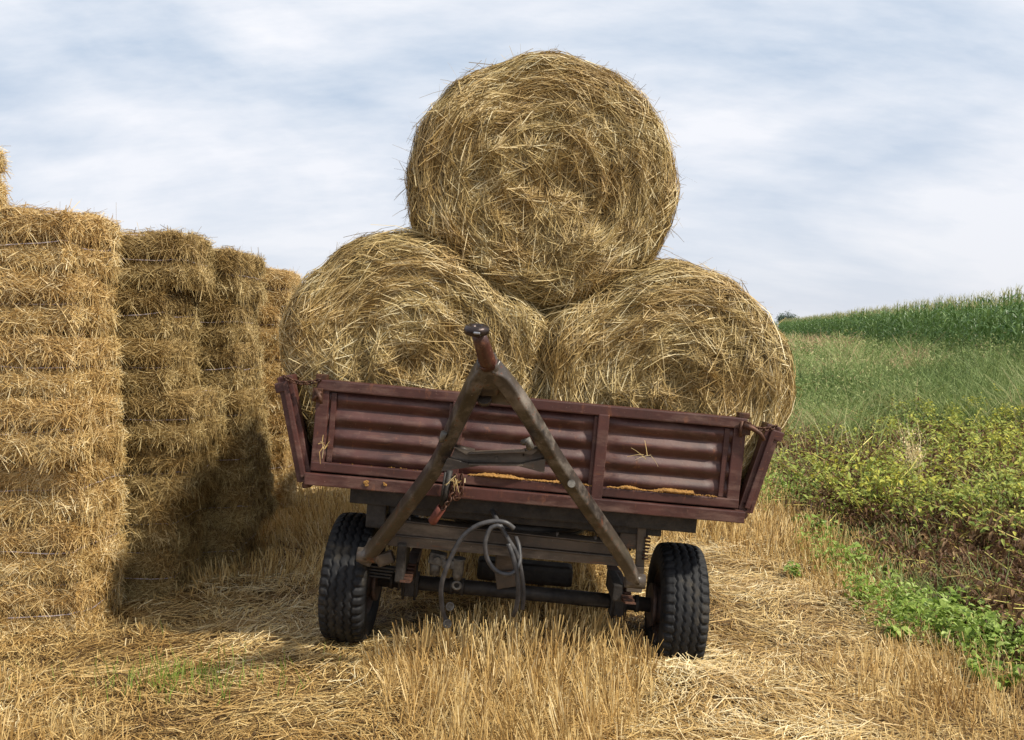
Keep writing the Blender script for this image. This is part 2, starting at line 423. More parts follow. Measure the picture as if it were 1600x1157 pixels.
# ------------------------------------------------------------------ round bales
def round_bale(name, label, c_l, Rb, depth, planes, seed, bumps=(), n_face=34000, n_side=20000, stray=500, twist=0.0):
    rg_ = np.random.default_rng(seed)
    ca = 0.13
    def rad(th):
        r = np.full_like(th, Rb)
        for (tb_, am, wb_) in bumps:
            r = r + am * np.exp(-((np.angle(np.exp(1j * (th - tb_)))) / wb_) ** 2)
        for (tc_, d) in planes:
            c = np.cos(th - tc_)
            lim = np.where(c > 0.15, d / np.maximum(c, 0.15), 9.0)
            k = 0.05
            h_ = np.clip(0.5 + 0.5 * (lim - r) / k, 0, 1)
            r = lim * (1 - h_) + r * h_ - k * h_ * (1 - h_)
        return r
    Lf = Rb - ca; Lc = ca * math.pi / 2; Lb = depth - 2 * ca
    tot = Lf + Lc + Lb + Lc + Lf
    def base(s, th):
        """s in metres along the profile, th angle -> point, normal"""
        r = rad(th)
        a1 = np.clip((s - Lf) / Lc, 0, 1) * (math.pi / 2)
        a2 = np.clip((s - Lf - Lc - Lb) / Lc, 0, 1) * (math.pi / 2)
        onf = s < Lf
        rho = np.where(onf, s / Lf * (r - ca), (r - ca) + ca * np.sin(a1))
        y = np.where(onf, 0.0, ca * (1 - np.cos(a1)))
        y = y + np.clip(s - Lf - Lc, 0, Lb) + ca * np.sin(a2)
        rho = rho - ca * (1 - np.cos(a2))
        rho = np.where(s > Lf + 2 * Lc + Lb, (tot - s) / Lf * (r - ca), rho)
        y = y - 0.05 * (1 - np.clip(rho / Rb, 0, 1) ** 2) * (s < Lf + Lc)
        p = np.stack([rho * np.cos(th), y, rho * np.sin(th)], -1)
        na = np.where(s < Lf + Lc + Lb, a1, math.pi / 2 + a2)
        n = np.stack([np.sin(na) * np.cos(th), -np.cos(na), np.sin(na) * np.sin(th)], -1)
        return p, n
    def surf(s, th):
        p, n = base(s, th)
        rho = np.hypot(p[..., 0], p[..., 2])
        # soft rolled layers on the end face, bigger lumps, loose heart
        lump = 0.030 * fbm(p, 3.2, seed, 3) + 0.016 * vnoise(p, 14, seed + 5)
        spiral = 0.010 * np.sin(rho * 55 + th * 1.0 + 3 * vnoise(p, 2.5, seed + 9))
        heart = 0.07 * fbm(p, 6, seed + 31, 2) * np.exp(-(rho / 0.42) ** 2) - 0.03 * np.exp(-(rho / 0.25) ** 2)
        face = (s < Lf + Lc * 0.6)
        d = lump + np.where(face, spiral + heart, 0)
        return p + n * d[..., None], n
    # body
    ns, nth = 90, 150
    S, T = np.meshgrid(np.linspace(0.0, tot, ns), np.linspace(0, 2 * math.pi, nth, endpoint=False), indexing='ij')
    P, _ = surf(S, T)
    V = P.reshape(-1, 3)
    a = (np.arange(ns - 1)[:, None] * nth + np.arange(nth)[None, :]); bb = (np.arange(ns - 1)[:, None] * nth + (np.arange(nth)[None, :] + 1) % nth)
    F = np.stack([a, a + nth, bb + nth, bb], -1).reshape(-1, 4)
    parts = [(V, F, np.zeros(len(V)))]
    me = mesh_np(name, V, F, M_hay_in, smoothf=True)
    # straws following the wrap
    def straws(n, smin, smax, face):
        if face:
            rr = np.sqrt(rg_.uniform(0.0, 1, n)) * smax; s0 = rr
        else:
            s0 = rg_.uniform(smin, smax, n)
        th0 = rg_.uniform(0, 2 * math.pi, n)
        p0, n0 = base(s0, th0); rho = np.maximum(np.hypot(p0[:, 0], p0[:, 2]), 0.05)
        L_ = rg_.uniform(0.08, 0.36, n) * (1 if face else 1.2)
        fl = fbm(p0, 3.5, seed + 77, 2)
        ctr = np.exp(-(rho / 0.33) ** 2) if face else 0
        sg = 0.27 + 0.75 * ctr
        fl2 = fbm(p0, 2.2, seed + 177, 2)
        ang = rg_.normal(0, 1, n) * sg + fl * 0.45 + fl2 * (0.45 + 1.2 * ctr) + twist
        wild = rg_.random(n) < 0.06
        ang = np.where(wild, rg_.uniform(-1.5, 1.5, n), ang)
        tt = np.linspace(0, 1, 4)[None, :]
        sgn = np.where(rg_.random(n) < 0.5, -1, 1)
        if face:
            er = np.stack([np.cos(th0), np.sin(th0)], -1); et = np.stack([-np.sin(th0), np.cos(th0)], -1)
            q0 = er * (s0 * (rad(th0) - ca) / Lf)[:, None]
            dirs = et * (np.cos(ang) * sgn)[:, None] + er * np.sin(ang)[:, None]
            u_ = (tt - 0.5) * L_[:, None]
            q = q0[:, None] + dirs[:, None] * u_[..., None] - er[:, None] * (u_ ** 2 / (2 * np.maximum(rho, .3))[:, None] * (rho > .2)[:, None])[..., None]
            rq = np.hypot(q[..., 0], q[..., 1]); th_ = np.arctan2(q[..., 1], q[..., 0]); s_ = rq * Lf / (rad(th_) - ca)
        else:
            dth = np.cos(ang) * L_ / np.maximum(rho, 0.16); ds = np.sin(ang) * L_
            s_ = s0[:, None] + ds[:, None] * (tt - 0.5); th_ = th0[:, None] + (dth * sgn)[:, None] * (tt - 0.5)
            s_ = np.clip(s_, 0, tot)
        P_, N_ = surf(s_, th_)
        h0 = rg_.uniform(-0.006, 0.030, n) + 0.0
        lift = np.where(rg_.random(n) < 0.08, rg_.uniform(0.0, 0.06, n), rg_.uniform(-0.02, 0.012, n))
        hh = h0[:, None] + lift[:, None] * (tt ** 2) + rg_.uniform(0, 0.010, n)[:, None] * np.sin(tt * math.pi)
        P_ = P_ + N_ * hh[..., None]
        Tn = nrm(P_[:, -1] - P_[:, 0]); Nm = N_[:, 1]
        Wd = nrm(np.cross(Tn, Nm)); roll = rg_.normal(0, 0.6, n)[:, None]
        Wd = nrm(Wd * np.cos(roll) + Nm * np.sin(roll))
        W_ = rg_.uniform(0.0026, 0.0060, n)
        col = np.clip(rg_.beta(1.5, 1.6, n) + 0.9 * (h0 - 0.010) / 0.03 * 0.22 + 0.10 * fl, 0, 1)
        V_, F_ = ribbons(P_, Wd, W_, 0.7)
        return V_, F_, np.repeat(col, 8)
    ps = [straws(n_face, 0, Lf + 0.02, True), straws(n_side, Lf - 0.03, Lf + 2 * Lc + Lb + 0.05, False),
          straws(n_face // 7, tot - Lf, tot, False)]
    # stray ends sticking out round the rim
    n = stray
    s0 = rg_.uniform(Lf * 0.9, Lf + Lc + 0.5 * Lb, n); th0 = rg_.uniform(-0.4, math.pi + 0.4, n)
    P0, N0 = surf(s0, th0)
    Td = np.stack([-np.sin(th0), np.zeros(n), np.cos(th0)], -1) * np.where(rg_.random(n) < 0.5, -1, 1)[:, None]
    D = nrm(N0 * rg_.uniform(0.15, 0.9, n)[:, None] + Td * rg_.uniform(0.3, 1, n)[:, None] + rg_.normal(0, 0.3, (n, 3)))
    L_ = rg_.uniform(0.04, 0.15, n) * np.where(rg_.random(n) < 0.08, 1.7, 1)
    tt = np.linspace(0, 1, 4)[None, :, None]
    P_ = P0[:, None] - N0[:, None] * 0.01 + D[:, None] * L_[:, None, None] * tt + np.array([0, 0, -1.0]) * (tt ** 2) * (L_ * rg_.uniform(0, 0.4, n))[:, None, None]
    Wd = nrm(np.cross(D, rg_.normal(0, 1, (n, 3))))
    V_, F_ = ribbons(P_, Wd, rg_.uniform(0.002, 0.0045, n), 0.5)
    ps.append((V_, F_, np.repeat(rg_.uniform(0.1, 0.8, n), 8)))
    Vj, Fj, Rj = join_np(ps)
    root = link(name, me)
    root.matrix_world = TM @ Matrix.Translation(c_l)
    tag(root, label, 'straw bale', 'round straw bales on the trailer')
    sm = mesh_np('straw_cover', Vj, Fj, M_hay, Rj)
    link('straw_cover', sm, None, root)
    return root

YF = 0.16
D0 = 4.76
cL = Lp(640, 570, YF); cR = Lp(1043, 619, YF); cT = Lp(846, 293, YF + 0.03)
Rl = 203 * D0 / FPX; Rt = 209 * D0 / FPX
def ang2(a, b): return math.atan2(b.z - a.z, b.x - a.x)
dLT = (cT - cL).length; dRT = (cT - cR).length; dLR = (cR - cL).length
floor_l = 0.075
plL = [(ang2(cL, cT), dLT * 0.5 + 0.045), (ang2(cL, cR), dLR / 2 + 0.03), (-math.pi / 2, cL.z - floor_l), (math.pi + 0.35, Rl - 0.05)]
plR = [(ang2(cR, cT), dRT * 0.5 + 0.045), (ang2(cR, cL), dLR / 2 + 0.03), (-math.pi / 2, cR.z - floor_l), (-0.35, Rl - 0.03)]
plT = [(ang2(cT, cL), dLT * 0.5 - 0.0), (ang2(cT, cR), dRT * 0.5 - 0.0), (-math.pi / 2, Rt * 0.90)]
round_bale('round_bale', 'lower left round straw bale, beside the stack of square bales', cL, Rl, 1.25, plL, 101, [(0.36, 0.26, 0.30), (-0.15, .08, .4)], twist=0.1)
round_bale('round_bale', 'lower right round straw bale, bulging over the trailer side towards the green field', cR, Rl, 1.25, plR, 202, [(math.pi - 0.28, 0.24, 0.30), (math.pi + .15, .08, .4)], twist=-0.15)
round_bale('round_bale', 'round straw bale on top of the two lower ones, against the sky', cT, Rt, 1.22, plT, 303, n_face=36000, stray=1300)

# ------------------------------------------------------------------ trailer
trailer = empty('farm_trailer', TM)
tag(trailer, 'old maroon farm trailer with raised drawbar, loaded with three round bales', 'farm trailer')
XL = Lp(489, 700, 0).x; XR = Lp(1157, 740, 0).x
HB = 0.585
def headboard(y0, back=False):
    sgn = -1 if not back else 1
    mb = MB(); T_ = 0.05
    zc0 = 0.078
    # frame
    mb.box(((XL + XR) / 2, y0, HB - 0.03), (XR - XL, T_ + 0.02, 0.06), bev=0.008)
    mb.box(((XL + XR) / 2, y0, zc0 + 0.026), (XR - XL, T_ + 0.01, 0.052), bev=0.006)
    for xx in (XL + 0.035, XR - 0.035):
        mb.box((xx, y0 - 0.002 * sgn, (zc0 + HB) / 2 - 0.005), (0.07, T_ + 0.006, HB - zc0 - 0.06), bev=0.006)
    d1, d2 = Lp(713, 680, 0).x, Lp(938, 700, 0).x
    for xx in (d1, d2):
        mb.box((xx, y0 + 0.012 * sgn, 0.275), (0.062, 0.055, 0.52), bev=0.006)
        mb.box((xx - 0.04, y0 + 0.0 * sgn, 0.31), (0.02, 0.04, 0.42), bev=0.003)
    for xx in (XL + 0.045, XR - 0.05):      # flanges beside the stiles
        mb.box((xx + (0.05 if xx < 0 else -0.05), y0 - 0.004 * sgn, 0.325), (0.03, 0.03, 0.385), bev=0.003)
    o = mb.build('headboard' if not back else 'tailboard', M_maroon, trailer)
    # pressed sheet with four ribs
    nx, nz_ = 60, 90
    xs = np.linspace(XL + 0.06, XR - 0.06, nx); zs = np.linspace(zc0 + 0.04, HB - 0.05, nz_)
    X, Z = np.meshgrid(xs, zs)
    ph = (Z - zs[0]) / (zs[-1] - zs[0]) * 4
    prof = np.maximum(np.sin(2 * math.pi * (ph - 0.25)) * 0.5 + 0.5, 0) ** 0.8
    endf = np.ones_like(X)
    for xe in (XL + 0.10, d1 - 0.05, d1 + 0.05, d2 - 0.05, d2 + 0.05, XR - 0.12):
        endf *= smooth(0.0, 0.045, np.abs(X - xe))
    rnd_p = np.stack([X, Z * 0, Z], -1)
    Yv = y0 - 0.010 * sgn + sgn * (prof * endf * 0.026 + 0.003 * vnoise(rnd_p, 4, 5) + 0.002 * vnoise(rnd_p, 11, 6))
    Vp = np.stack([X, Yv, Z], -1).reshape(-1, 3)
    i_ = (np.arange(nz_ - 1)[:, None] * nx + np.arange(nx - 1)[None, :]).ravel()
    Fp = np.stack([i_, i_ + 1, i_ + nx + 1, i_ + nx], -1)
    Vb = Vp.copy(); Vb[:, 1] -= sgn * 0.004
    n_ = len(Vp)
    link('ribbed_sheet', mesh_np('ribbed_sheet', np.concatenate([Vp, Vb]), np.concatenate([Fp, Fp[:, ::-1] + n_]), M_maroon, None, True), None, o)
    return o
hb = headboard(0.0)
LEN = 4.4
tb = headboard(LEN + 0.03, True)
# corner latches on the headboard
for sx, xx, zz_ in ((-1, XL + 0.01, 0.50), (1, XR - 0.01, 0.53)):
    mb = MB()
    mb.box((xx, -0.035, zz_), (0.055, 0.03, 0.075), bev=0.004)
    mb.box((xx - 0.01 * sx, 0.0, HB + 0.012), (0.06, 0.06, 0.03), bev=0.004)
    if sx > 0:
        mb.tube([(xx - .02, -.06, zz_ + .02), (xx + .03, -.065, zz_ + .005), (xx + .075, -.07, zz_ - .02), (xx + .10, -.07, zz_ - .055)], [0.016, 0.015, 0.012, 0.010], 8)
        mb.tube([(xx - .03, -.055, zz_ + .04), (xx - .03, -.055, zz_ - .05)], 0.010, 8)
    else:
        mb.tube([(xx - .01, -.055, zz_ + .03), (xx + .02, -.065, zz_ - .01), (xx + .03, -.065, zz_ - .045)], [0.010, 0.012, 0.008], 8)
        mb.tube([(xx + .02, -.055, zz_ + .02), (xx - .02, -.06, zz_ - .03)], 0.010, 8)
    mb.build('latch', M_rust, hb)
# bed
mb = MB()
BL, BR = Lp(473, 745, -0.02).x, Lp(1166, 805, -0.02).x
mb.box(((BL + BR) / 2, 0.0, 0.034), (BR - BL - 0.03, 0.10, 0.066), bev=0.006)
mb.box((BL + 0.02, LEN / 2, 0.034), (0.06, LEN - 0.10, 0.064), bev=0.006)
mb.box((BR - 0.02, LEN / 2, 0.034), (0.06, LEN - 0.10, 0.064), bev=0.006)
mb.box(((BL + BR) / 2, LEN, 0.034), (BR - BL - 0.03, 0.08, 0.066), bev=0.006)
mb.build('bed_frame', M_maroon, trailer)
mb = MB()
nb = 12
for k in range(nb):
    x0 = BL + 0.06 + (BR - BL - 0.12) * (k + .5) / nb
    mb.box((x0, LEN / 2, 0.046), ((BR - BL - 0.12) / nb - 0.004, LEN - 0.12, 0.03), bev=0.003)
mb.build('bed_floor', M_wood, trailer)
# splayed side boards
def side_board(sx, pb, pt):
    b0 = Lp(*pb, 0.03); t0 = Lp(*pt, 0.03)
    y0, y1 = 0.0, LEN
    dv = (t0 - b0); H_ = math.hypot(dv.x, dv.z); tl = math.atan2(dv.x, dv.z)
    rot = Matrix.Rotation(tl, 3, 'Y')
    def q(u, y, v): return Vector((b0.x, y, b0.z)) + rot @ Vector((u, 0, v))
    mb = MB()
    def bxx(u, y, v, su, sy, sv): mb.box(q(u, y, v), (su, sy, sv), rot, 0.006)
    bxx(0, (y0 + y1) / 2, H_ - 0.03, 0.07, y1 - y0, 0.06)
    bxx(0, (y0 + y1) / 2, 0.03, 0.07, y1 - y0, 0.06)
    for yy in (0.035, 1.1, 2.2, 3.3, LEN - 0.035):
        bxx(0.003 * sx, yy, H_ / 2, 0.085, 0.07, H_ - 0.01)
    bxx(0.03 * sx, 0.03, H_ * 0.90, 0.07, 0.075, 0.055)
    bxx(0.0, -0.012, H_ * 0.5, 0.03, 0.02, H_ * 0.9)
    o = mb.build('side_board', M_maroon, trailer)
    nv, ny = 60, 40
    vs = np.linspace(0.04, H_ - 0.04, nv); ys = np.linspace(0.05, LEN - 0.05, ny)
    Vv, Yy = np.meshgrid(vs, ys); pr = (np.sin(2 * math.pi * (Vv / H_ * 4 - 0.25)) * 0.5 + 0.5) * 0.026
    rows = np.array([[*q(sx * p_ - 0.01 * sx, yy, v_)] for yy, v_, p_ in zip(Yy.ravel(), Vv.ravel(), pr.ravel())])
    i_ = (np.arange(ny - 1)[:, None] * nv + np.arange(nv - 1)[None, :]).ravel()
    Fp = np.stack([i_, i_ + 1, i_ + nv + 1, i_ + nv], -1)
    back = rows + np.array([*(rot @ Vector((-sx * 0.004, 0, 0)))])
    link('ribbed_sheet', mesh_np('ribbed_sheet', np.concatenate([rows, back]), np.concatenate([Fp, Fp[:, ::-1] + len(rows)]), M_maroon, None, True), None, o)
    # hinge at the foot
    mb = MB(); mb.tube([q(0, -0.02, -0.012), q(0, 0.10, -0.012)], 0.018, 10); mb.box(q(0, 0.03, -0.02), (0.05, 0.05, 0.03), rot, 0.004)
    mb.build('hinge', M_rust, o)
    return q(0, 0.0, H_)
tL = side_board(-1, (479, 752), (447, 587))
tR = side_board(1, (1161, 799), (1208, 664))
for a, b_ in ((tL, Vector((XL + 0.02, -0.02, HB))), (tR, Vector((XR - 0.02, -0.02, HB - 0.02)))):
    pts = []
    for k in range(12):
        t_ = k / 11; p = a.lerp(b_, t_); p.z -= 0.035 * 4 * t_ * (1 - t_) * 0.8; p.y -= 0.03; pts.append(p)
    MB().chain(pts, 0.016, 0.0045).build('chain', M_rust, trailer)
# spilled grain on the ledge
def grain(x0, x1, h, n, seed):
    rg_ = np.random.default_rng(seed); rows = []
    nx, nc = 90, 9
    xs = np.linspace(x0, x1, nx)
    hh = h * np.clip(0.40 + 1.5 * np.array([vnoise(np.array([[x * 1.0, 0, seed]]), 9, seed)[0] for x in xs]), 0.05, 1.4) + 0.003
    hh[0] = hh[-1] = 0.001
    V = []
    for x, h1 in zip(xs, hh):
        for k in range(nc):
            a = math.pi * k / (nc - 1)
            V.append((x, -0.012 - 0.020 * math.sin(a) * (h1 / h + .2) * 1.0 , 0.130 + h1 * (math.cos(a) * -0.5 + 0.5) * 2 * 0.9))
    V = np.array(V); V += rg_.normal(0, 0.0018, V.shape)
    i_ = (np.arange(nx - 1)[:, None] * nc + np.arange(nc - 1)[None, :]).ravel()
    return V, np.stack([i_, i_ + nc, i_ + nc + 1, i_ + 1], -1), np.zeros(len(V))
gp = [grain(Lp(731, 740, 0).x, Lp(920, 765, 0).x, 0.006, 0, 1), grain(Lp(950, 760, 0).x, Lp(1083, 775, 0).x, 0.011, 0, 2), grain(Lp(1102, 775, 0).x, Lp(1114, 777, 0).x, 0.012, 0, 3), grain(Lp(905, 755, 0).x, Lp(920, 760, 0).x, 0.018, 0, 4)]
rgk = np.random.default_rng(4); kern = []
for xa_, xb_, nk in ((731, 925, 150), (948, 1120, 190), (530, 690, 14)):
    for _ in range(nk):
        px_ = rgk.uniform(xa_, xb_); c_ = np.array([Lp(px_, 750, 0).x, -0.018 - rgk.uniform(0, .018), .1315 + rgk.uniform(0, .004)])
        sz = rgk.uniform(.0022, .0045); o6 = np.array([[1.5, 0, 0], [-1.5, 0, 0], [0, 1, 0], [0, -1, 0], [0, 0, 1], [0, 0, -1]]) * sz
        kern.append((c_ + o6, np.array([[0, 2, 4], [2, 1, 4], [1, 3, 4], [3, 0, 4], [2, 0, 5], [1, 2, 5], [3, 1, 5], [0, 3, 5]]), np.zeros(6)))
Vj, Fj, Rj = join_np(gp + kern)
o = link('spilled_grain', mesh_np('spilled_grain', Vj, Fj, M_grain, Rj, True))
o.matrix_world = TM; tag(o, 'orange grain spilled along the lower ledge of the maroon headboard', 'grain', kind='stuff')
mb = MB()
for cx_, cz_ in ((Lp(574, 755, -0.055), 0.02), (Lp(602, 757, -0.055), 0.012)):
    for k in range(5):
        mb.box(cx_ + Vector((random.uniform(-.014, .014) * cz_ * 50, 0, random.uniform(-.6, .6) * cz_)), (cz_, 0.008, cz_ * .6), Matrix.Rotation(random.uniform(0, 3), 3, 'Y'), 0.003)
gcl = mb.build('spilled_grain', M_grain); gcl.matrix_world = TM
tag(gcl, 'small orange clumps of grain stuck on the front beam near the left wheel', 'grain', kind='stuff')

# chassis
mb = MB()
for xx in (-0.42, 0.42):
    mb.box((xx, LEN / 2 + 0.05, -0.085), (0.08, LEN - 0.2, 0.16), bev=0.008)
for yy in (0.10, 0.9, 1.9, 2.9, 3.9, LEN - 0.1):
    mb.box((0, yy, -0.052), (BR - BL - 0.5, 0.07, 0.10), bev=0.006)
mb.box((0.02, 0.14, -0.075), (1.56, 0.06, 0.15), bev=0.008)
mb.box((-0.62, 0.30, -0.06), (0.34, 0.10, 0.11), bev=0.01)
mb.box((0.60, 0.30, -0.06), (0.30, 0.10, 0.11), bev=0.01)
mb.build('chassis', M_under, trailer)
mb = MB()
mb.torus((0, 0.62, -0.19), (0, 0, 1), 0.42, 0.035, 40, 10, 0.8)
mb.torus((0, 0.62, -0.235), (0, 0, 1), 0.40, 0.03, 40, 10, 0.7)
mb.build('turntable', M_under, trailer)
# wheels -----------------------------------------------------------
RW, WW = 0.385, 0.27
def tyre_mesh():
    na, nw = 336, 74
    A = np.linspace(0, 2 * math.pi, na, endpoint=False)
    prof = []                                    # u across -> (x, r, treadmask)
    us = np.linspace(-1, 1, nw)
    Aa, U = np.meshgrid(A, us, indexing='ij')
    # cross-section: superellipse-like carcass
    half = WW / 2
    ang_ = U * 2.35
    x = half * np.sign(np.sin(ang_ / 2 * 1.3)) * np.abs(np.sin(np.clip(ang_ / 1.6, -math.pi / 2, math.pi / 2))) ** 0.9
    au = np.abs(U)
    # piecewise profile
    xs = np.interp(au, [0, .30, .52, .60, .66, .74, .84, .94, 1.0], [0, .068, .116, .130, .138, .145, .143, .128, .105])
    rs_ = np.interp(au, [0, .30, .52, .60, .66, .74, .84, .94, 1.0], [RW, RW - .002, RW - .010, RW - .020, RW - .036, RW - .075, RW - .125, RW - .165, RW - .178])
    X = np.sign(U) * xs * 0.93; Rr = rs_.copy()
    tread = au < 0.64
    zig = 0.0045 * np.sin(Aa * 42)
    zig = 0.0062 * (np.abs(((Aa * 42 / (2 * math.pi)) % 1) - 0.5) * 4 - 1)
    g = np.zeros_like(X)
    for xc in (-0.068, -0.024, 0.024, 0.068):
        g = np.maximum(g, 1 - smooth(0.003, 0.0075, np.abs(X - xc - zig)))
    lat = np.abs(((Aa * 42 / (2 * math.pi) + 0.25 * (U > 0)) % 1) - 0.5) * 2
    shoulder = smooth(0.078, 0.086, np.abs(X)) * (au < 0.70)
    g = np.maximum(g, (1 - smooth(0.18, 0.34, lat)) * shoulder)
    Rr = Rr - 0.013 * g * (au < 0.72)
    # sidewall rings
    Rr = Rr + 0.0
    X = X + np.sign(U) * 0.002 * (np.sin(Rr * 260) > 0.4) * (au > 0.76) * (au < 0.95)
    V = np.stack([X, Rr * np.cos(Aa), Rr * np.sin(Aa)], -1).reshape(-1, 3)
    a = (np.arange(na)[:, None] * nw + np.arange(nw - 1)[None, :]); b2 = (((np.arange(na) + 1) % na)[:, None] * nw + np.arange(nw - 1)[None, :])
    F = np.stack([a, a + 1, b2 + 1, b2], -1).reshape(-1, 4)
    return mesh_np('tyre', V, F, M_tyre, None, True)
TY = tyre_mesh()
def rim_mesh():
    mb = MB()
    seg = 40
    def ringp(x, r): return [Vector((x, r * math.cos(2 * math.pi * k / seg), r * math.sin(2 * math.pi * k / seg))) for k in range(seg)]
    mb.skin([ringp(x, r) for x, r in ((-.108, .212), (-.112, .222), (-.104, .205), (-.085, .190), (-.04, .175), (.04, .175), (.085, .190), (.104, .205), (.112, .222), (.108, .212), (.09, .18), (.03, .155), (.02, .10), (.05, .075), (.09, .06), (.095, .0001))], True, False)
    mb.skin([ringp(x, r) for x, r in ((-.108, .212), (-.08, .178), (-.02, .165), (-.01, .10), (-.01, .0001))], True, False)
    mb.tube([(-.14, 0, 0), (-.02, 0, 0)], 0.11, 24)
    mb.tube([(-.155, 0, 0), (-.13, 0, 0)], 0.13, 24)
    for k in range(6):
        a = k * math.pi / 3
        mb.tube([(.03, .12 * math.cos(a), .12 * math.sin(a)), (.058, .12 * math.cos(a), .12 * math.sin(a))], 0.012, 6)
    o = mb.build('wheel', M_rim); me = o.data; bpy.data.objects.remove(o); return me
RIMM = rim_mesh()
def axis_mat(p, axis, flip):
    x = axis.normalized() * (-1 if flip else 1); y = Vector((0, 1, 0)); y = (y - x * y.dot(x)).normalized(); z = x.cross(y)
    M = Matrix((x, y, z)).transposed().to_4x4(); M.translation = p; return M
AL, AR = Lp(553, 901, 0.44), Lp(1055, 949, 0.36)
RLx = Vector((-0.955, 2.95, AL.z)); RRx = Vector((1.02, 2.95, AR.z + 0.0))
RLx.z = RRx.z = (AL.z + AR.z) / 2
for (p, ax, fl) in ((AL, AR - AL, True), (AR, AR - AL, False), (RLx, Vector((1, 0, 0)), True), (RRx, Vector((1, 0, 0)), False)):
    wob = link('wheel', RIMM, None, trailer); wob.matrix_local = axis_mat(p, ax, fl)
    ty = link('tyre', TY, None, wob); ty.rotation_euler = (random.uniform(0, 0.1), 0, 0)
# axles
dA = (AR - AL).normalized()
mb = MB(); a0 = AL + dA * 0.15; a1 = AR - dA * 0.15
mb.tube([a0, a1], 0.044, 18)
for f_ in (0.12, 0.88):
    c_ = a0.lerp(a1, f_); mb.box(c_ + Vector((0, 0, -0.01)), (0.10, 0.12, 0.13), bev=0.008)
    for dx in (-.035, .035):
        mb.tube([c_ + Vector((dx, -.06, .14)), c_ + Vector((dx, -.06, -.09))], 0.008, 6)
for f_ in (0.05, 0.27, 0.31, 0.95):
    c_ = a0.lerp(a1, f_); mb.tube([c_ - dA * 0.012, c_ + dA * 0.012], 0.052, 18)
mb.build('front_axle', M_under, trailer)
mb = MB(); mb.tube([RLx + Vector((.15, 0, 0)), RRx - Vector((.15, 0, 0))], 0.044, 18); 
mb.tube([(RLx.x + .2, 2.95, RLx.z - .0), (RLx.x + .2, 2.95, -.16)], 0.05, 8); mb.tube([(RRx.x - .2, 2.95, RRx.z), (RRx.x - .2, 2.95, -.16)], 0.05, 8)
mb.build('rear_axle', M_under, trailer)
for f_ in (0.12, 0.88):                        # leaf springs
    c_ = a0.lerp(a1, f_); mb = MB()
    for k in range(6):
        L_ = 0.42 - k * 0.055; pts = [c_ + Vector((0, s_ * L_, 0.075 + k * 0.013 + 0.10 * (s_ * L_) ** 2 * 3)) for s_ in np.linspace(-1, 1, 9)]
        mb.sweep(pts, 0.06, 0.010, (1, 0, 0))
    mb.build('leaf_spring', M_rust, trailer)
for f_ in (0.12, 0.88):
    c_ = RLx.lerp(RRx, f_); mb = MB()
    for k in range(6):
        L_ = 0.42 - k * 0.055; pts = [c_ + Vector((0, s_ * L_, 0.06 + k * 0.013 + 0.3 * (s_ * L_) ** 2)) for s_ in np.linspace(-1, 1, 9)]
        mb.sweep(pts, 0.06, 0.010, (1, 0, 0))
    mb.build('leaf_spring', M_rust, trailer)
# front subframe: two crossbeams (angle iron) and the hanger plates
mb = MB()
def poly_beam(pa, pb, pc, pd, yl, dy):
    """front face through four photo corners (top-left, top-right, bottom-right, bottom-left), depth dy"""
    q4 = [Lp(*p, yl) for p in (pa, pb, pc, pd)]
    b4 = [q + Vector((0, dy, 0)) for q in q4]
    mb.skin([q4, b4]); 
poly_beam((604, 814), (962, 853), (969, 868), (590, 832), 0.10, 0.012)
poly_beam((590, 836), (972, 872), (978, 886), (600, 852), 0.09, 0.012)
c1, c2, c3, c4 = Lp(604, 834, .10), Lp(968, 870, .10), Lp(968, 870, .10), Lp(604, 834, .10)
mb.skin([[c1 + Vector((0, -.012, 0)), c2 + Vector((0, -.012, 0)), c2 + Vector((0, .10, 0)), c1 + Vector((0, .10, 0))], [p + Vector((0, 0, -.010)) for p in (c1 + Vector((0, -.012, 0)), c2 + Vector((0, -.012, 0)), c2 + Vector((0, .10, 0)), c1 + Vector((0, .10, 0)))]])
c1, c2 = Lp(602, 813, .10), Lp(962, 852, .10)
mb.skin([[c1, c2, c2 + Vector((0, .12, 0)), c1 + Vector((0, .12, 0))], [p + Vector((0, 0, .008)) for p in (c1, c2, c2 + Vector((0, .12, 0)), c1 + Vector((0, .12, 0)))]])
for px_ in (640, 676, 770, 870, 930):
    p = Lp(px_, 0.105 * (px_ - 604) + 812, .14); mb.tube([p, p + Vector((0, 0, 0.03))], 0.009, 6)
cb = mb.build('cross_beam', M_frame, trailer)
def bxs(name, px_, py_, yl, size, rot, bev, mat=None):
    mb = MB(); mb.box(Lp(px_, py_, yl), size, rot, bev); return mb.build(name, mat or M_frame, trailer)
bxs('hanger_plate', 1000, 872, 0.12, (0.05, 0.035, 0.36), Matrix.Rotation(R(-3), 3, 'Y'), 0.006)
bxs('hanger_plate', 992, 905, 0.10, (0.09, 0.03, 0.15), None, 0.006)
mb = MB(); p = Lp(1009, 868, 0.09)
for k in range(7): mb.torus(p + Vector((0.004 * math.sin(k), 0, 0.10 - k * 0.020)), (0, 0.3, 1), 0.012, 0.006, 12, 6)
mb.build('coil_spring', M_rust, trailer)
bxs('bracket', 985, 842, 0.18, (0.14, 0.10, 0.10), None, 0.01)
bxs('bracket', 610, 838, 0.14, (0.12, 0.06, 0.08), Matrix.Rotation(R(20), 3, 'Y'), 0.01)
bxs('hanger_plate', 578, 862, 0.10, (0.07, 0.05, 0.16), Matrix.Rotation(R(18), 3, 'Y'), 0.01)
bxs('bracket', 602, 873, 0.12, (0.10, 0.06, 0.07), Matrix.Rotation(R(-25), 3, 'Y'), 0.015)
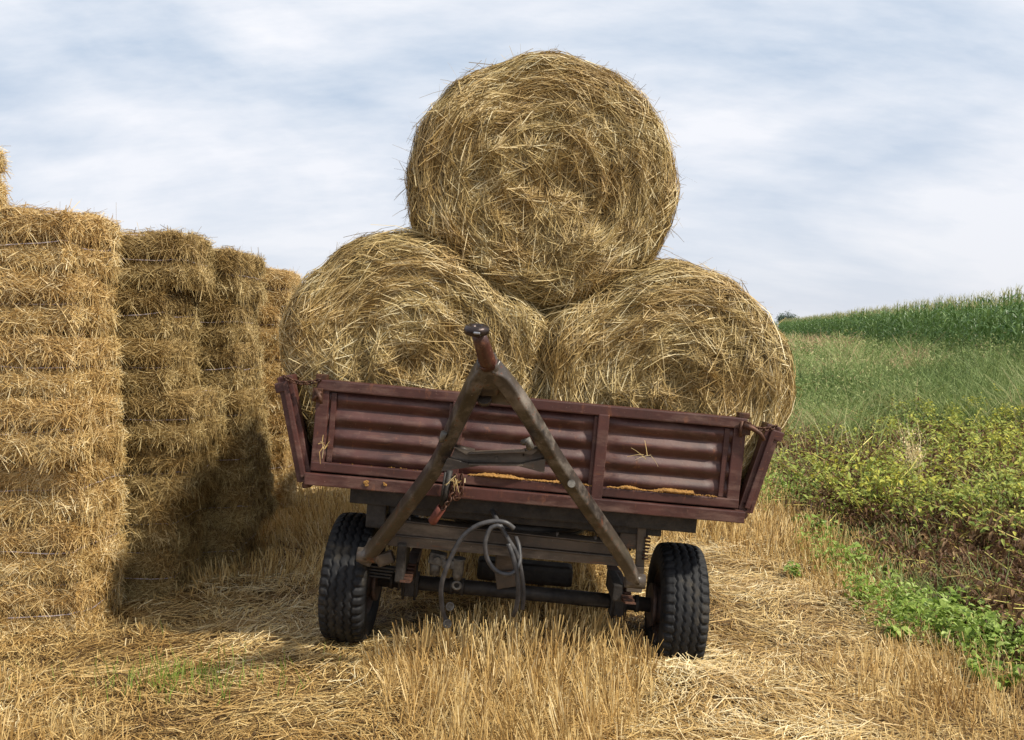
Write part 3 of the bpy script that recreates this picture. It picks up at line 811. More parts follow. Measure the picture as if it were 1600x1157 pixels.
for k in range(4): bxs('spring_leaf', 592, 885 + k * 5, 0.20, (0.20 - 0.02 * k, 0.05, 0.012), Matrix.Rotation(R(2), 3, 'Y'), 0.003, M_under)
mb = MB(); p = Lp(625, 900, 0.16); mb.tube([p + Vector((0, 0, .14)), p + Vector((0, 0, -.08))], 0.009, 6); mb.build('bolt', M_under, trailer)
bxs('spring_hanger', 630, 870, 0.20, (0.05, 0.3, 0.22), None, 0.01, M_under)
bxs('spring_hanger', 960, 915, 0.25, (0.06, 0.3, 0.10), None, 0.01, M_under)
bxs('chassis_block', 590, 800, 0.16, (0.11, 0.14, 0.16), None, 0.01, M_under)
bxs('chassis_block', 980, 822, 0.22, (0.24, 0.10, 0.12), None, 0.01, M_under)
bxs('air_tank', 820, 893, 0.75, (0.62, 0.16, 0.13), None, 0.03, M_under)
# drawbar --------------------------------------------------------------
def dl(px, py, D): return TMi @ at(px, py, D)
dbl = [dl(574, 868, 4.60), dl(597, 842, 4.52), dl(640, 785, 4.36), dl(680, 730, 4.22), dl(699, 692, 4.14), dl(718, 650, 4.04), dl(737, 610, 3.93), dl(750, 583, 3.87), dl(757, 570, 3.84)]
dbr = [dl(992, 908, 4.60), dl(974, 872, 4.52), dl(933, 812, 4.37), dl(893, 755, 4.23), dl(862, 708, 4.12), dl(832, 658, 4.01), dl(805, 617, 3.92), dl(780, 585, 3.87), dl(769, 572, 3.84)]
def refine(pts, n=4):
    out_ = []
    for i in range(len(pts) - 1):
        p0 = pts[max(i - 1, 0)]; p1 = pts[i]; p2 = pts[i + 1]; p3 = pts[min(i + 2, len(pts) - 1)]
        for k in range(n):
            t_ = k / n
            out_.append(0.5 * ((2 * p1) + (p2 - p0) * t_ + (2 * p0 - 5 * p1 + 4 * p2 - p3) * t_ ** 2 + (3 * p1 - p0 - 3 * p2 + p3) * t_ ** 3))
    out_.append(pts[-1]); return out_
pl_, pr_ = refine(dbl), refine(dbr)
mb = MB()
nn = len(pl_)
ww = [(0.065 + 0.014 * (i / nn)) * (1 if i < nn - 6 else 1 - 0.06 * (i - nn + 6)) for i in range(nn)]
mb.sweep(pl_, ww, [0.078] * nn, (1, -0.15, 0.5), 0.38)
mb.sweep(pr_, [w_ * 0.98 for w_ in ww], [0.078] * nn, (1, 0.25, -0.6), 0.38)
for pp in (pl_[0], pr_[0]):
    mb.tube([pp + Vector((-0.055, 0.0, 0)), pp + Vector((0.055, 0.0, 0))], 0.042, 16)
# throat plates joining the arms
ap = dl(762, 572, 3.83)
q = [dl(745, 580, 3.90), dl(783, 580, 3.90), dl(806, 630, 3.98), dl(795, 634, 3.985), dl(733, 626, 3.985), dl(722, 628, 3.98)]
mb.skin([q, [p + Vector((0, 0.012, 0)) for p in q]])
mb.sweep([dl(764, 612, 3.95), dl(763, 590, 3.90), dl(762, 572, 3.85), dl(760, 559, 3.82)], [0.10, 0.125, 0.108, 0.084], [0.07, 0.094, 0.098, 0.088], (1, 0, 0), 0.6)
mb.tube([dl(757, 622, 3.95), dl(757, 627, 3.97)], 0.035, 14)
db = mb.build('drawbar', M_draw, trailer)
mb = MB()
mb.tube([dl(763, 572, 3.83), dl(760, 560, 3.80), dl(753, 537, 3.745), dl(747, 520, 3.71)], [0.042, 0.040, 0.036, 0.032], 18)
mb.torus(dl(761, 567, 3.825), (dl(747, 520, 3.71) - dl(763, 572, 3.83)), 0.040, 0.008, 24, 8)
mb.build('tow_stem', M_stem, db)
mb = MB()
ec = dl(745, 516, 3.66)
mb.torus(ec, TMi.to_3x3() @ Vector((0.02, -0.22, 0.97)), 0.036, 0.022, 34, 14, 1.0)
mb.build('tow_eye', M_eye, db)
mb = MB(); e2 = dl(745, 521, 3.60); mb.box(e2, (0.030, 0.010, 0.012), None, 0.005)
mb.build('bright_face', M_bright, db)  # small paler steel bar at the front of the dark tow eye
# brace between the arms
mb = MB()
y1 = -0.30
B = lambda x, y: dl(x, y, 4.14)
f = [B(731, 706), B(820, 703), B(817, 724), B(733, 723)]
mb.skin([f, [p + Vector((0, .010, 0)) for p in f]])
for (a_, b__) in (((733, 706), (820, 703)), ((733, 723), (817, 724))):
    p0, p1 = B(*a_), B(*b__); mb.beam(p0 + Vector((0, -.035, 0)), p1 + Vector((0, -.035, 0)), 0.08, 0.007, bev=0.002)
for quad in (((712, 697), (738, 706), (738, 723), (704, 718)), ((818, 703), (848, 702), (852, 718), (815, 724))):
    f = [B(*c_) for c_ in quad]; mb.skin([f, [p + Vector((0, .012, 0)) for p in f]])
for tri in (((700, 716), (748, 727), (690, 735)), ((706, 696), (742, 705), (730, 710)), ((806, 726), (852, 716), (850, 738)), ((812, 706), (845, 698), (830, 710))):
    f = [B(*c_) + Vector((0, -.03, 0)) for c_ in tri]; mb.skin([f, [p + Vector((0, .05, 0.008)) for p in f]])
for c_ in ((776, 716),): p = B(*c_); mb.tube([p + Vector((0, -.02, 0)), p], 0.008, 6)
mb.build('brace', M_frame, db)
for pts_, rr_ in (([dl(817, 692, 4.02), dl(824, 688, 4.0), dl(829, 700, 4.02)], [0.016, 0.022, 0.02]), ([dl(689, 690, 4.06), dl(694, 676, 4.04)], [0.012, 0.016]), ([dl(893, 757, 4.17), dl(893, 756, 4.15)], 0.020)):
    mb = MB(); mb.tube(pts_, rr_, 12); mb.build('pin', M_alu, db)
# lift strut and chain bundle behind the drawbar
mb = MB()
mb.tube([Lp(703, 735, -.10), Lp(697, 770, -.10), Lp(690, 790, -.10)], 0.018, 8)
mb.tube([Lp(696, 738, -.12), Lp(688, 785, -.12)], 0.006, 6)
mb.build('spring_rod', M_under, trailer)
mb = MB(); a_, b__ = Lp(690, 793, -.10), Lp(676, 815, -.04)
rings = []
d_ = (b__ - a_).normalized(); u_ = d_.orthogonal().normalized(); v_ = d_.cross(u_)
for (t_, r_) in ((0, 0.016), (0, 0.026), (1, 0.026)):
    c_ = a_.lerp(b__, t_); rings.append([c_ + (u_ * math.cos(2 * math.pi * k / 14) + v_ * math.sin(2 * math.pi * k / 14)) * r_ for k in range(14)])
mb.skin([[a_ + d_ * 0.05 + (p - a_) for p in rings[0]]] + rings, True, False)
mb.build('red_tube', M_redp, trailer)
mb = MB()
mb.chain([Lp(x, y, -.12) for x, y in ((712, 742), (711, 752), (712, 762), (709, 771), (704, 778), (700, 785), (696, 791), (691, 796))], 0.018, 0.0055)
mb.chain([Lp(x, y, -.11) for x, y in ((722, 742), (721, 752), (722, 762), (720, 771), (717, 779), (712, 781), (709, 775))], 0.016, 0.005)
mb.chain([Lp(x, y, -.10) for x, y in ((706, 744), (708, 755), (706, 765), (707, 775), (703, 783))], 0.015, 0.005)
mb.build('chain', M_rust, trailer)
# hoses
def hose(pts, r=0.014):
    mb = MB(); mb.tube(refine([Lp(x, y, yl) for x, y, yl in pts], 6), r, 10); return mb.build('hose', M_hose, trailer)
hose([(768, 797, .08), (775, 810, -.02), (781, 820, -.06), (792, 840, -.07), (808, 868, -.06), (815, 900, -.05), (818, 930, -.04), (816, 952, -.02)], 0.0135)
hose([(803, 826, -.09), (790, 817, -.10), (770, 815, -.10), (745, 822, -.10), (722, 840, -.10), (706, 868, -.09), (695, 895, -.08), (689, 920, -.06), (691, 950, -.02), (697, 972, .02)], 0.0135)
hose([(783, 824, -.13), (776, 822, -.13), (765, 828, -.13), (758, 850, -.13), (762, 875, -.12), (775, 892, -.12), (792, 898, -.12), (804, 893, -.10), (812, 878, -.07), (811, 855, -.03), (806, 840, .02)], 0.0125)
hose([(794, 850, -.09), (802, 872, -.10), (808, 900, -.10), (810, 925, -.09), (807, 948, -.06), (802, 962, -.02)], 0.0135)
# coupling ends lying in the stubble, air valve
mb = MB()
for (x, y) in ((699, 975), (703, 948)):
    mb = MB(); p = Lp(x, y, -0.02); mb.torus(p, (0.2, -1, 0.2), 0.020, 0.006, 18, 7); mb.tube([p + Vector((0, .02, 0)), p + Vector((0, .0, 0))], 0.014, 10); mb.build('hose_coupling', M_alu, trailer)
mb = MB()
p = Lp(684, 872, .22); mb.box(p, (0.10, 0.08, 0.07), Matrix.Rotation(R(8), 3, 'Y'), 0.012)
mb.tube([p + Vector((0, -.06, 0.0)), p + Vector((0, -.03, 0.0))], 0.020, 14)
mb.tube([p + Vector((-.01, 0, -.02)), p + Vector((-.01, 0, -.10))], [0.034, 0.028], 14)
p = Lp(716, 888, .20); mb.tube([p + Vector((0, 0, .06)), p + Vector((0, 0, .045)), p + Vector((0, 0, -.04)), p + Vector((0, 0, -.07))], [0.040, 0.034, 0.032, 0.02], 16)
mb.box(p + Vector((-.05, 0, .02)), (0.09, 0.05, 0.05), None, 0.01); mb.torus(p + Vector((0, -.01, -.10)), (0, 1, 0), 0.022, 0.008, 16, 7)
p = Lp(700, 880, .21); mb.box(p, (0.10, 0.05, 0.035), Matrix.Rotation(R(12), 3, 'Y'), 0.01)
mb.build('air_valve', M_alu, trailer)
mb = MB(); p = Lp(790, 905, .35); mb.box(p, (0.12, 0.04, 0.10), Matrix.Rotation(R(-14), 3, 'Y'), 0.006); mb.box(p + Vector((0, .1, .15)), (0.14, 0.2, 0.22), None, 0.02)
mb.build('mount_bracket', M_frame, trailer)
bpy.context.view_layer.update()

# straw wisps caught on the trailer
pts = []
def wisp(px, py, yl, n, L_, sd):
    rg_ = np.random.default_rng(sd); c_ = np.array(Lp(px, py, yl))
    P0 = c_ + rg_.normal(0, L_ * .25, (n, 3)) * np.array([1, .2, 1]); D = nrm(rg_.normal(0, 1, (n, 3)) * np.array([.6, .25, 1]))
    tt = np.linspace(0, 1, 4)[None, :, None]
    P = P0[:, None] + D[:, None] * tt * (L_ * rg_.uniform(.5, 1.2, n))[:, None, None] + np.array([0, 0, -1]) * tt ** 2 * L_ * .2
    V, F = ribbons(P, nrm(np.cross(D, np.array([[0, 1, 0.2]]))), rg_.uniform(.003, .005, n), .5)
    return V, F, np.repeat(rg_.uniform(.5, 1, n), 8)
for k, (lab, args) in enumerate((('few dry straws hanging in front of the right headboard panel', (1015, 715, -.05, 5, .10, 1)),
                    ('small tuft of dry straw caught on the left post of the headboard', (507, 700, -.05, 10, .06, 2)),
                    ('loose straws caught on the chain bundle under the drawbar', (712, 752, -.15, 12, .06, 3)))):
    V, F, r = wisp(*args)
    o = link('straw_wisp', mesh_np('straw_wisp', V, F, M_straw, r)); o.matrix_world = TM
    tag(o, lab, 'straw', 'straw wisps caught on the trailer')

# ------------------------------------------------------------------ square bale stack
BLn, BD, BH = 1.0, 0.62, 0.355
def square_bale_meshes(seed, ln, messy=1.0):
    rg_ = np.random.default_rng(seed)
    hx, hy, hz_ = ln / 2, BD / 2, BH / 2
    nn = 30
    def surf(p):                                  # p on the cube surface [-1,1]^3
        q = p * np.array([hx, hy, hz_]); rc = 0.075
        inn = np.clip(q, -np.array([hx - rc, hy - rc, hz_ - rc]), np.array([hx - rc, hy - rc, hz_ - rc]))
        d = q - inn; n = nrm(d); out_ = inn + n * rc
        out_ = out_ + n * (0.030 * fbm(q, 5, seed, 3) + 0.012 * vnoise(q, 22, seed + 3))[..., None]
        for zs_ in (0.0,):        # pinched in by the twine
            pin = 0.055 * np.exp(-((q[..., 2] - zs_) / 0.032) ** 2) * (np.abs(n[..., 2]) < 0.6)
            out_ = out_ - n * pin[..., None]
        return out_, n
    Vs, Fs, o_ = [], [], 0
    u = np.linspace(-1, 1, nn); U, W_ = np.meshgrid(u, u)
    for ax in range(3):
        for s_ in (-1, 1):
            p = np.zeros((nn, nn, 3)); p[..., ax] = s_; p[..., (ax + 1) % 3] = U; p[..., (ax + 2) % 3] = W_
            P, _ = surf(p); i_ = (np.arange(nn - 1)[:, None] * nn + np.arange(nn - 1)[None, :]).ravel()
            F = np.stack([i_, i_ + 1, i_ + nn + 1, i_ + nn], -1)
            if s_ < 0: F = F[:, ::-1]
            Vs.append(P.reshape(-1, 3)); Fs.append(F + o_); o_ += nn * nn
    core = mesh_np('square_bale', np.concatenate(Vs), np.concatenate(Fs), M_straw_in, smoothf=True)
    ps = []
    for ax, s_, n in ((1, -1, 7000), (0, -1, 600), (0, 1, 4200), (2, 1, 2200), (2, -1, 300)):
        p = rg_.uniform(-1.0, 1.0, (n, 3)); p[:, ax] = s_
        P0, N0 = surf(p)
        a = rg_.normal(0, 0.75, n) * messy
        t1 = np.zeros((n, 3)); t1[:, (0 if ax != 0 else 1)] = 1
        t2 = np.zeros((n, 3)); t2[:, (2 if ax != 2 else 1)] = 1
        sg = np.where(rg_.random(n) < .5, -1, 1)[:, None]
        D = t1 * np.cos(a)[:, None] * sg + t2 * np.sin(a)[:, None]
        lf = np.abs(rg_.normal(0, 0.30, n)) * np.where(rg_.random(n) < .5, 1, .3)
        D = nrm(D + N0 * lf[:, None])
        L_ = rg_.uniform(0.03, 0.12, n) * np.where(rg_.random(n) < 0.05, 1.8, 1)
        tt = np.linspace(0, 1, 4)[None, :, None]
        h0 = rg_.uniform(-0.004, 0.022, n)
        P = P0[:, None] + N0[:, None] * h0[:, None, None] + D[:, None] * (tt - 0.3) * L_[:, None, None]
        P = P + np.array([0, 0, -1.0]) * (tt ** 2) * (L_ * rg_.uniform(-0.1, 0.5, n))[:, None, None]
        Wd = nrm(np.cross(D, N0) + rg_.normal(0, .5, (n, 3)))
        V, F = ribbons(P, Wd, rg_.uniform(0.0025, 0.0055, n), 0.7)
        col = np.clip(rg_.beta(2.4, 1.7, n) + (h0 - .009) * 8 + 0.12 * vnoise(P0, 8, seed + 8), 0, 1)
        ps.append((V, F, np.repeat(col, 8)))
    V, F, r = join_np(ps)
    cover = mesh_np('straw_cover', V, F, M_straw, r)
    tw = []
    for zs_ in (-0.006, hz_ * 0.92):
        mb = MB(); c = 0.05; pth = []
        x_, y_ = hx - 0.014, hy - 0.014
        if zs_ > .1: x_ -= .035; y_ -= .035
        for (ax_, ay_, a0_) in ((x_ - c, y_ - c, 0), (-x_ + c, y_ - c, 1), (-x_ + c, -y_ + c, 2), (x_ - c, -y_ + c, 3)):
            for k in range(4):
                an = (a0_ + k / 3) * math.pi / 2; pth.append(Vector((ax_ + c * math.cos(an), ay_ + c * math.sin(an), zs_ + rg_.uniform(-.004, .004))))
        # denser along the long sides so that it can wander
        pts_ = []
        for i in range(len(pth)):
            p0, p1 = pth[i], pth[(i + 1) % len(pth)]; m_ = 8 if (p1 - p0).length > 0.2 else 1
            for k in range(m_): pts_.append(p0.lerp(p1, k / m_) + Vector((0, 0, float(rg_.uniform(-.006, .006)) - (.03 * math.sin(math.pi * k / m_) if m_ > 1 else 0) * (seed % 3 == 1))))
        pts_.append(pts_[0]); mb.tube(pts_, 0.0034, 5, False)
        o = mb.build('twine', M_twine); tw.append(o.data); bpy.data.objects.remove(o)
    return core, cover, tw
VAR = [square_bale_meshes(900 + k, BLn, 1.0 + 0.1 * k) for k in range(6)]
wd = Vector((0.141, 0.99, 0)).normalized(); phi = math.atan2(wd.y, wd.x)
stack0 = Vector((-2.74, 4.45, 0))
names_row = ['lowest', 'second from the ground', 'third from the ground', 'fourth from the ground', 'third from the top', 'second from the top', 'topmost']
# (description, right end X, front face Y, extra height, weathered)
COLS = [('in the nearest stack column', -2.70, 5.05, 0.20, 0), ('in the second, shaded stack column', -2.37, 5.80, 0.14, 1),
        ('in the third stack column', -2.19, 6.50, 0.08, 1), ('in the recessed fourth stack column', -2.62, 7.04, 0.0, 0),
        ('in the recessed fifth stack column', -2.62, 7.70, 0.0, 0), ('in the farthest stack column', -2.30, 8.36, 0.06, 0),
        ('in the outer column left of the nearest one', -3.78, 5.05, 0.20, 0)]
def place_bale(cx_, cy_, cz_, label, k, dyaw=0.0, tilt=0.0, grp='square straw bales in the stack', old=0):
    core, cover, tw = VAR[k % 6]
    o = link('square_bale', core)
    M = Matrix.Translation((cx_, cy_, cz_)) @ Matrix.Rotation(dyaw + (math.pi if k % 2 and False else 0), 4, 'Z') @ Matrix.Rotation(tilt, 4, 'Y')
    o.matrix_world = M; tag(o, label, 'straw bale', grp)
    cv = link('straw_cover', cover, None, o)
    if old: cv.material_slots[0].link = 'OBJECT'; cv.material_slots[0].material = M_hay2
    for t_ in tw: link('twine', t_, None, o)
    return o
kk = 0
rb = random.Random(5)
for ci, (desc, xr, yf, dz, old) in enumerate(COLS):
    for r_ in range(7):
        jx = rb.uniform(-0.045, 0.045) + (0.07 if ci == 0 and r_ in (3, 4) else 0) + (0.10 if ci == 1 and r_ in (2, 3) else 0) + (0.10 if ci == 2 and r_ in (1, 2, 3) else 0) + (0.04 if r_ == 6 else 0)
        cx_, cy_ = xr + jx - BLn / 2, yf + BD / 2 + rb.uniform(-.03, .03) - (0.06 if ci == 0 and r_ == 3 else 0)
        zb = float(gz(cx_, cy_)) - 0.03
        z = zb + BH * (r_ + 0.5) * 0.995 + dz * (r_ + .5) / 7
        place_bale(cx_, cy_, z, f'square straw bale, {names_row[r_]} {desc}', kk := kk + 1, rb.uniform(-.05, .05), rb.uniform(-.012, .018), old=old)
# single bale lying on top of the stack
place_bale(-3.36 - BLn / 2, 4.96 + BD / 2, BH * 7.5 + 0.16, 'square straw bale lying alone on top of the stack at the left edge', 2, 0.02)

# ------------------------------------------------------------------ stubble and litter
def scatter(n, x0, x1, y0, y1, p=1.0):
    """random points, denser near the camera (density ~ 1/y^p)"""
    u = rng.random(n)
    if abs(p - 1) < 1e-6: y = y0 * (y1 / y0) ** u
    else: y = (y0 ** (1 - p) + u * (y1 ** (1 - p) - y0 ** (1 - p))) ** (1 / (1 - p))
    x = rng.uniform(x0, x1, n)
    return x, y
def tall_mask(x, y):
    """where the stubble stands; low in the tyre tracks and the trampled strip"""
    p = np.stack([x, y, x * 0], -1)
    m_ = 0.55 + 0.9 * fbm(p, 1.1, 41, 2)
    m_ += 0.55 * np.exp(-((x - 0.12) / 0.45) ** 2)
    m_ -= 0.9 * np.exp(-((x + 1.35) / 0.55) ** 2) * (y < 5.6) + 0.6 * np.exp(-((x - 1.5) / 0.45) ** 2) * (y < 7.5)
    for xc in (-0.95, 1.0): m_ -= 1.2 * np.exp(-((x - xc) / 0.22) ** 2)
    m_ += 0.5 * smooth(-0.75, -0.2, x - edge_x(y))
    m_ += 0.5 * smooth(6.5, 8, y)
    return np.clip(m_, 0, 1)
def in_stack(x, y):
    m_ = np.zeros(np.shape(x), bool)
    for (_, xr, yf, _, _) in COLS: m_ |= (x < xr - .05) & (x > xr - BLn + .05) & (y > yf + .06) & (y < yf + BD)
    return m_
def stubble(n, X0, X1, Y0, Y1, wsc, hsc, p):
    x, y = scatter(n, X0, X1, Y0, Y1, p)
    row = 0.125; x = np.round(x / row) * row + rng.normal(0, 0.024, n)
    # clumps along the row
    y = np.where(rng.random(n) < 0.7, np.round(y / 0.07) * 0.07 + rng.normal(0, 0.012, n), y)
    mk = tall_mask(x, y)
    ok = (rng.random(n) < mk ** 1.1 + 0.04) & ~in_stack(x, y) & ((x - edge_x(y)) < rng.normal(0.12, 0.2, n))
    x, y, mk = x[ok], y[ok], mk[ok]; n = len(x)
    h = (0.06 + 0.145 * mk) * rng.uniform(0.45, 1.25, n) * hsc
    lf = fbm(np.stack([x, y, x * 0], -1), 2.5, 64, 2)
    lean = rng.normal(0, 0.22, (n, 2)) + np.stack([lf * .35, lf * .2], -1) + np.where(rng.random(n) < .2, 1, 0)[:, None] * rng.normal(0, .6, (n, 2))
    D = nrm(np.concatenate([lean, np.ones((n, 1))], 1))
    tt = np.linspace(0, 1, 3)[None, :, None]
    P0 = np.stack([x, y, gz(x, y) - 0.015], -1)
    P = P0[:, None] + D[:, None] * tt * h[:, None, None]
    a = rng.uniform(-.7, .7, n); Wd = np.stack([np.cos(a), np.sin(a), a * 0], -1)
    return ribbons(P, Wd, rng.uniform(0.0035, 0.0065, n) * wsc * (y / 5.0) ** 0.5, 0.8) + (np.repeat(np.clip(rng.beta(2.2, 1.6, n) * .9 + 0.05 + 0.1 * vnoise(P0, 1.5, 8), 0, 1), 6),)
V, F, r = join_np([stubble(62000, -3.6, 4.2, 3.1, 9, 1.0, 1.0, 1.3), stubble(70000, -7, 9, 9, 60, 1.3, 1.15, 1.5)])
o = link('stubble', mesh_np('stubble', V, F, M_straw, r)); tag(o, 'golden cut straw stubble standing in rows over the field', 'stubble', kind='stuff')
def litter(n, X0, X1, Y0, Y1, wsc, p):
    x, y = scatter(n, X0, X1, Y0, Y1, p)
    ok = ~in_stack(x, y) & ((x - edge_x(y)) < rng.normal(0.0, 0.22, n))
    x, y = x[ok], y[ok]; n = len(x)
    pz = np.stack([x, y, x * 0], -1)
    heap = np.clip(fbm(pz, 1.7, 71, 3) + 0.2, 0, 1) * 0.05
    heap += 0.05 * np.exp(-((x - 1.0) / .35) ** 2) * (y < 6) + 0.07 * np.exp(-((x - 0.98) / .22) ** 2 - ((y - 4.42) / .16) ** 2) + 0.03 * np.exp(-((x + 0.95) / .22) ** 2 - ((y - 4.5) / .12) ** 2)
    a = rng.uniform(0, 2 * math.pi, n) + 0.0
    fl = 2.5 * vnoise(pz, 2.2, 55); a = np.where(rng.random(n) < .55, fl + rng.normal(0, .35, n), a)
    L_ = rng.uniform(0.05, 0.26, n)
    D = np.stack([np.cos(a), np.sin(a), rng.normal(0.05, 0.16, n)], -1); D = nrm(D)
    tt = np.linspace(-.5, .5, 4)[None, :, None]
    h0 = heap * rng.uniform(.3, 1, n) + rng.uniform(0.0, 0.022, n)
    P0 = np.stack([x, y, gz(x, y) + h0], -1)
    bend = rng.normal(0, 0.12, (n, 3)); bend[:, 2] = -np.abs(bend[:, 2]) * .5
    P = P0[:, None] + D[:, None] * tt * L_[:, None, None] + bend[:, None] * (tt ** 2 * 4) * L_[:, None, None]
    zmin = gz(P[..., 0], P[..., 1]) + 0.002; P[..., 2] = np.maximum(P[..., 2], zmin)
    Wd = nrm(np.cross(D, np.array([[0, 0, 1.0]])) + rng.normal(0, .25, (n, 3)))
    col = np.clip(rng.beta(1.6, 1.4, n) + (h0 - .03) * 3 + 0.22 * vnoise(pz, 1.3, 12), 0, 1)
    return ribbons(P, Wd, rng.uniform(0.003, 0.0068, n) * wsc * (y / 5.0) ** 0.4, 0.7) + (np.repeat(col, 8),)
V, F, r = join_np([litter(95000, -3.6, 4.0, 3.0, 9, 1.0, 1.4), litter(26000, -7, 9, 9, 40, 1.8, 1.5)])
o = link('straw_litter', mesh_np('straw_litter', V, F, M_straw, r)); tag(o, 'loose cut straw lying flattened over the ground round the trailer', 'loose straw', kind='stuff')

# ------------------------------------------------------------------ green side of the field
M_leaf = fibre_mat('weed_leaf', [(0.0, (0.09, 0.15, 0.022)), (0.5, (0.24, 0.35, 0.05)), (1.0, (0.45, 0.54, 0.16))], 0.5, 0.35, 0.35)
M_pot = fibre_mat('potato_leaf', [(0.0, (0.08, 0.045, 0.025)), (0.25, (0.19, 0.10, 0.05)), (0.42, (0.34, 0.22, 0.10)), (0.50, (0.16, 0.24, 0.05)), (0.72, (0.40, 0.42, 0.08)), (1.0, (0.68, 0.58, 0.07))], 0.6, 0.3, 0.3)
M_stemy = fibre_mat('yellow_stem', [(0.0, (0.13, 0.085, 0.03)), (0.5, (0.42, 0.34, 0.08)), (1.0, (0.66, 0.60, 0.16))], 0.5, 0.1)
M_grass = fibre_mat('tall_grass', [(0.0, (0.07, 0.115, 0.03)), (0.4, (0.20, 0.27, 0.08)), (0.7, (0.36, 0.40, 0.16)), (0.85, (0.48, 0.42, 0.21)), (1.0, (0.46, 0.30, 0.18))], 0.6, 0.3)
M_corn = fibre_mat('corn_leaf', [(0.0, (0.02, 0.05, 0.012)), (0.45, (0.085, 0.165, 0.038)), (0.8, (0.20, 0.29, 0.08)), (1.0, (0.48, 0.42, 0.20))], 0.45, 0.25, 0.5)
def leaves(P0, D, L_, Wf, col, droop=0.3, rg_=rng):
    """pointed folded leaves: 6 vertices, 4 triangles each"""
    n = len(P0); D = nrm(D)
    S_ = nrm(np.cross(D, np.array([[0, 0, 1.0]])) + rg_.normal(0, .35, (n, 3))); U = nrm(np.cross(S_, D))
    def pt(t_, s_, u_): return P0 + D * (t_ * L_)[:, None] + S_ * (s_ * L_ * Wf)[:, None] + U * (u_ * L_)[:, None] + np.array([0, 0, -1.0]) * (droop * t_ * t_ * L_)[:, None]
    o1 = np.ones(n)
    vs = [pt(0 * o1, 0, 0), pt(.38 * o1, -.5, .10), pt(.38 * o1, .5, .10), pt(.42 * o1, 0, 0), pt(.75 * o1, -.32, .06), pt(.75 * o1, .32, .06), pt(o1, 0, 0)]
    V = np.stack(vs, 1).reshape(-1, 3); b0 = (np.arange(n) * 7)[:, None]
    T = np.array([[0, 3, 1], [0, 2, 3], [1, 3, 4], [3, 2, 5], [3, 6, 4], [3, 5, 6]])
    F = (b0[:, :, None] + T[None]).reshape(-1, 3)
    return V, F, np.repeat(col, 7)
# potato tops: yellowing plants, brown and dead nearer the camera
ps, ls = [], []
def potato_patch(nplants, Y0, Y1, dx0, dx1, nl, sc):
    x, y = scatter(nplants, 0, 1, Y0, Y1, 1.4)
    x = edge_x(y) + dx0 + x * (dx1 - dx0 + (y - 4) * .9)
    row = 0.72; x = np.round(x / row) * row + rng.normal(0, .11, nplants); 
    ok = x > edge_x(y) + dx0; x, y = x[ok], y[ok]
    n = len(x); g0 = gz(x, y)
    pz = np.stack([x, y, x * 0], -1)
    alive = np.clip(smooth(5.4, 9.5, y + rng.normal(0, .8, n)) * 0.65 + 0.12 + 0.6 * vnoise(pz, .8, 91), 0, 1)
    # stems
    k = 5; xs_ = np.repeat(x, k); ys_ = np.repeat(y, k); al = np.repeat(alive, k); m_ = len(xs_)
    a = rng.uniform(0, 2 * math.pi, m_); L_ = rng.uniform(.3, .95, m_) * np.repeat(1 + .45 * vnoise(pz, 1.1, 92), k)
    el = rng.uniform(.3, 1.25, m_) * (0.55 + .5 * al)
    D = np.stack([np.cos(a) * np.cos(el), np.sin(a) * np.cos(el), np.sin(el)], -1)
    tt = np.linspace(0, 1, 5)[None, :, None]
    P0 = np.stack([xs_, ys_, gz(xs_, ys_)], -1)
    P = P0[:, None] + D[:, None] * tt * L_[:, None, None] + np.array([0, 0, -1.0]) * (tt ** 2) * (L_ * .30)[:, None, None] + rng.normal(0, .02, (m_, 5, 3)) * tt
    P[..., 2] = np.maximum(P[..., 2], gz(P[..., 0], P[..., 1]) + .012)
    Wd = nrm(np.cross(D, rng.normal(0, 1, (m_, 3))))
    V, F = ribbons(P, Wd, rng.uniform(.007, .014, m_) * sc ** .5, .55); ps.append((V, F, np.repeat(np.clip(rng.beta(2, 1.6, m_), 0, 1), 10)))
    # leaflets along stems
    q = nl; idx = np.repeat(np.arange(m_), q); tq = rng.uniform(.15, 1.0, len(idx)) ** .8
    seg = np.minimum((tq * 4).astype(int), 3); fr = tq * 4 - seg
    Pl = P[idx, seg] * (1 - fr)[:, None] + P[idx, seg + 1] * fr[:, None] + rng.normal(0, .035, (len(idx), 3))
    ali = al[idx]; hgt = Pl[:, 2] - gz(Pl[:, 0], Pl[:, 1])
    live = rng.random(len(idx)) < np.clip(ali * 1.15 * smooth(.16, .48, hgt) + .03, 0, 1)
    yel = np.repeat(np.repeat(np.clip(.42 + .55 * vnoise(pz, 1.3, 95), 0, 1), k), q)
    col = np.where(live, np.clip(.50 + .5 * (rng.beta(1.3, 1.9, len(idx)) * .6 + .5 * yel * smooth(.2, .6, hgt)), 0, 1), rng.beta(1.6, 1.8, len(idx)) * .43)
    Dl = rng.normal(0, 1, (len(idx), 3)); Dl[:, 2] = np.where(live, Dl[:, 2] * .4 + .15, -np.abs(Dl[:, 2]))
    ls.append(leaves(Pl, Dl, rng.uniform(.022, .058, len(idx)) * sc, np.where(live, .6, .4), np.clip(col, 0, 1), .4))
potato_patch(720, 4.1, 8.4, 0.42, 1.5, 46, 1.25)
potato_patch(1150, 8.0, 14.5, 0.4, 2.4, 34, 1.3)
V, F, r = join_np(ps); o = link('potato_stems', mesh_np('potato_stems', V, F, M_stemy, r)); tag(o, 'sprawling yellow stems of the dying potato crop beside the stubble', 'potato stems', kind='stuff')
V, F, r = join_np(ls); o = link('potato_leaves', mesh_np('potato_leaves', V, F, M_pot, r)); tag(o, 'brown and yellow withering leaves of the potato crop right of the trailer', 'potato leaves', kind='stuff')
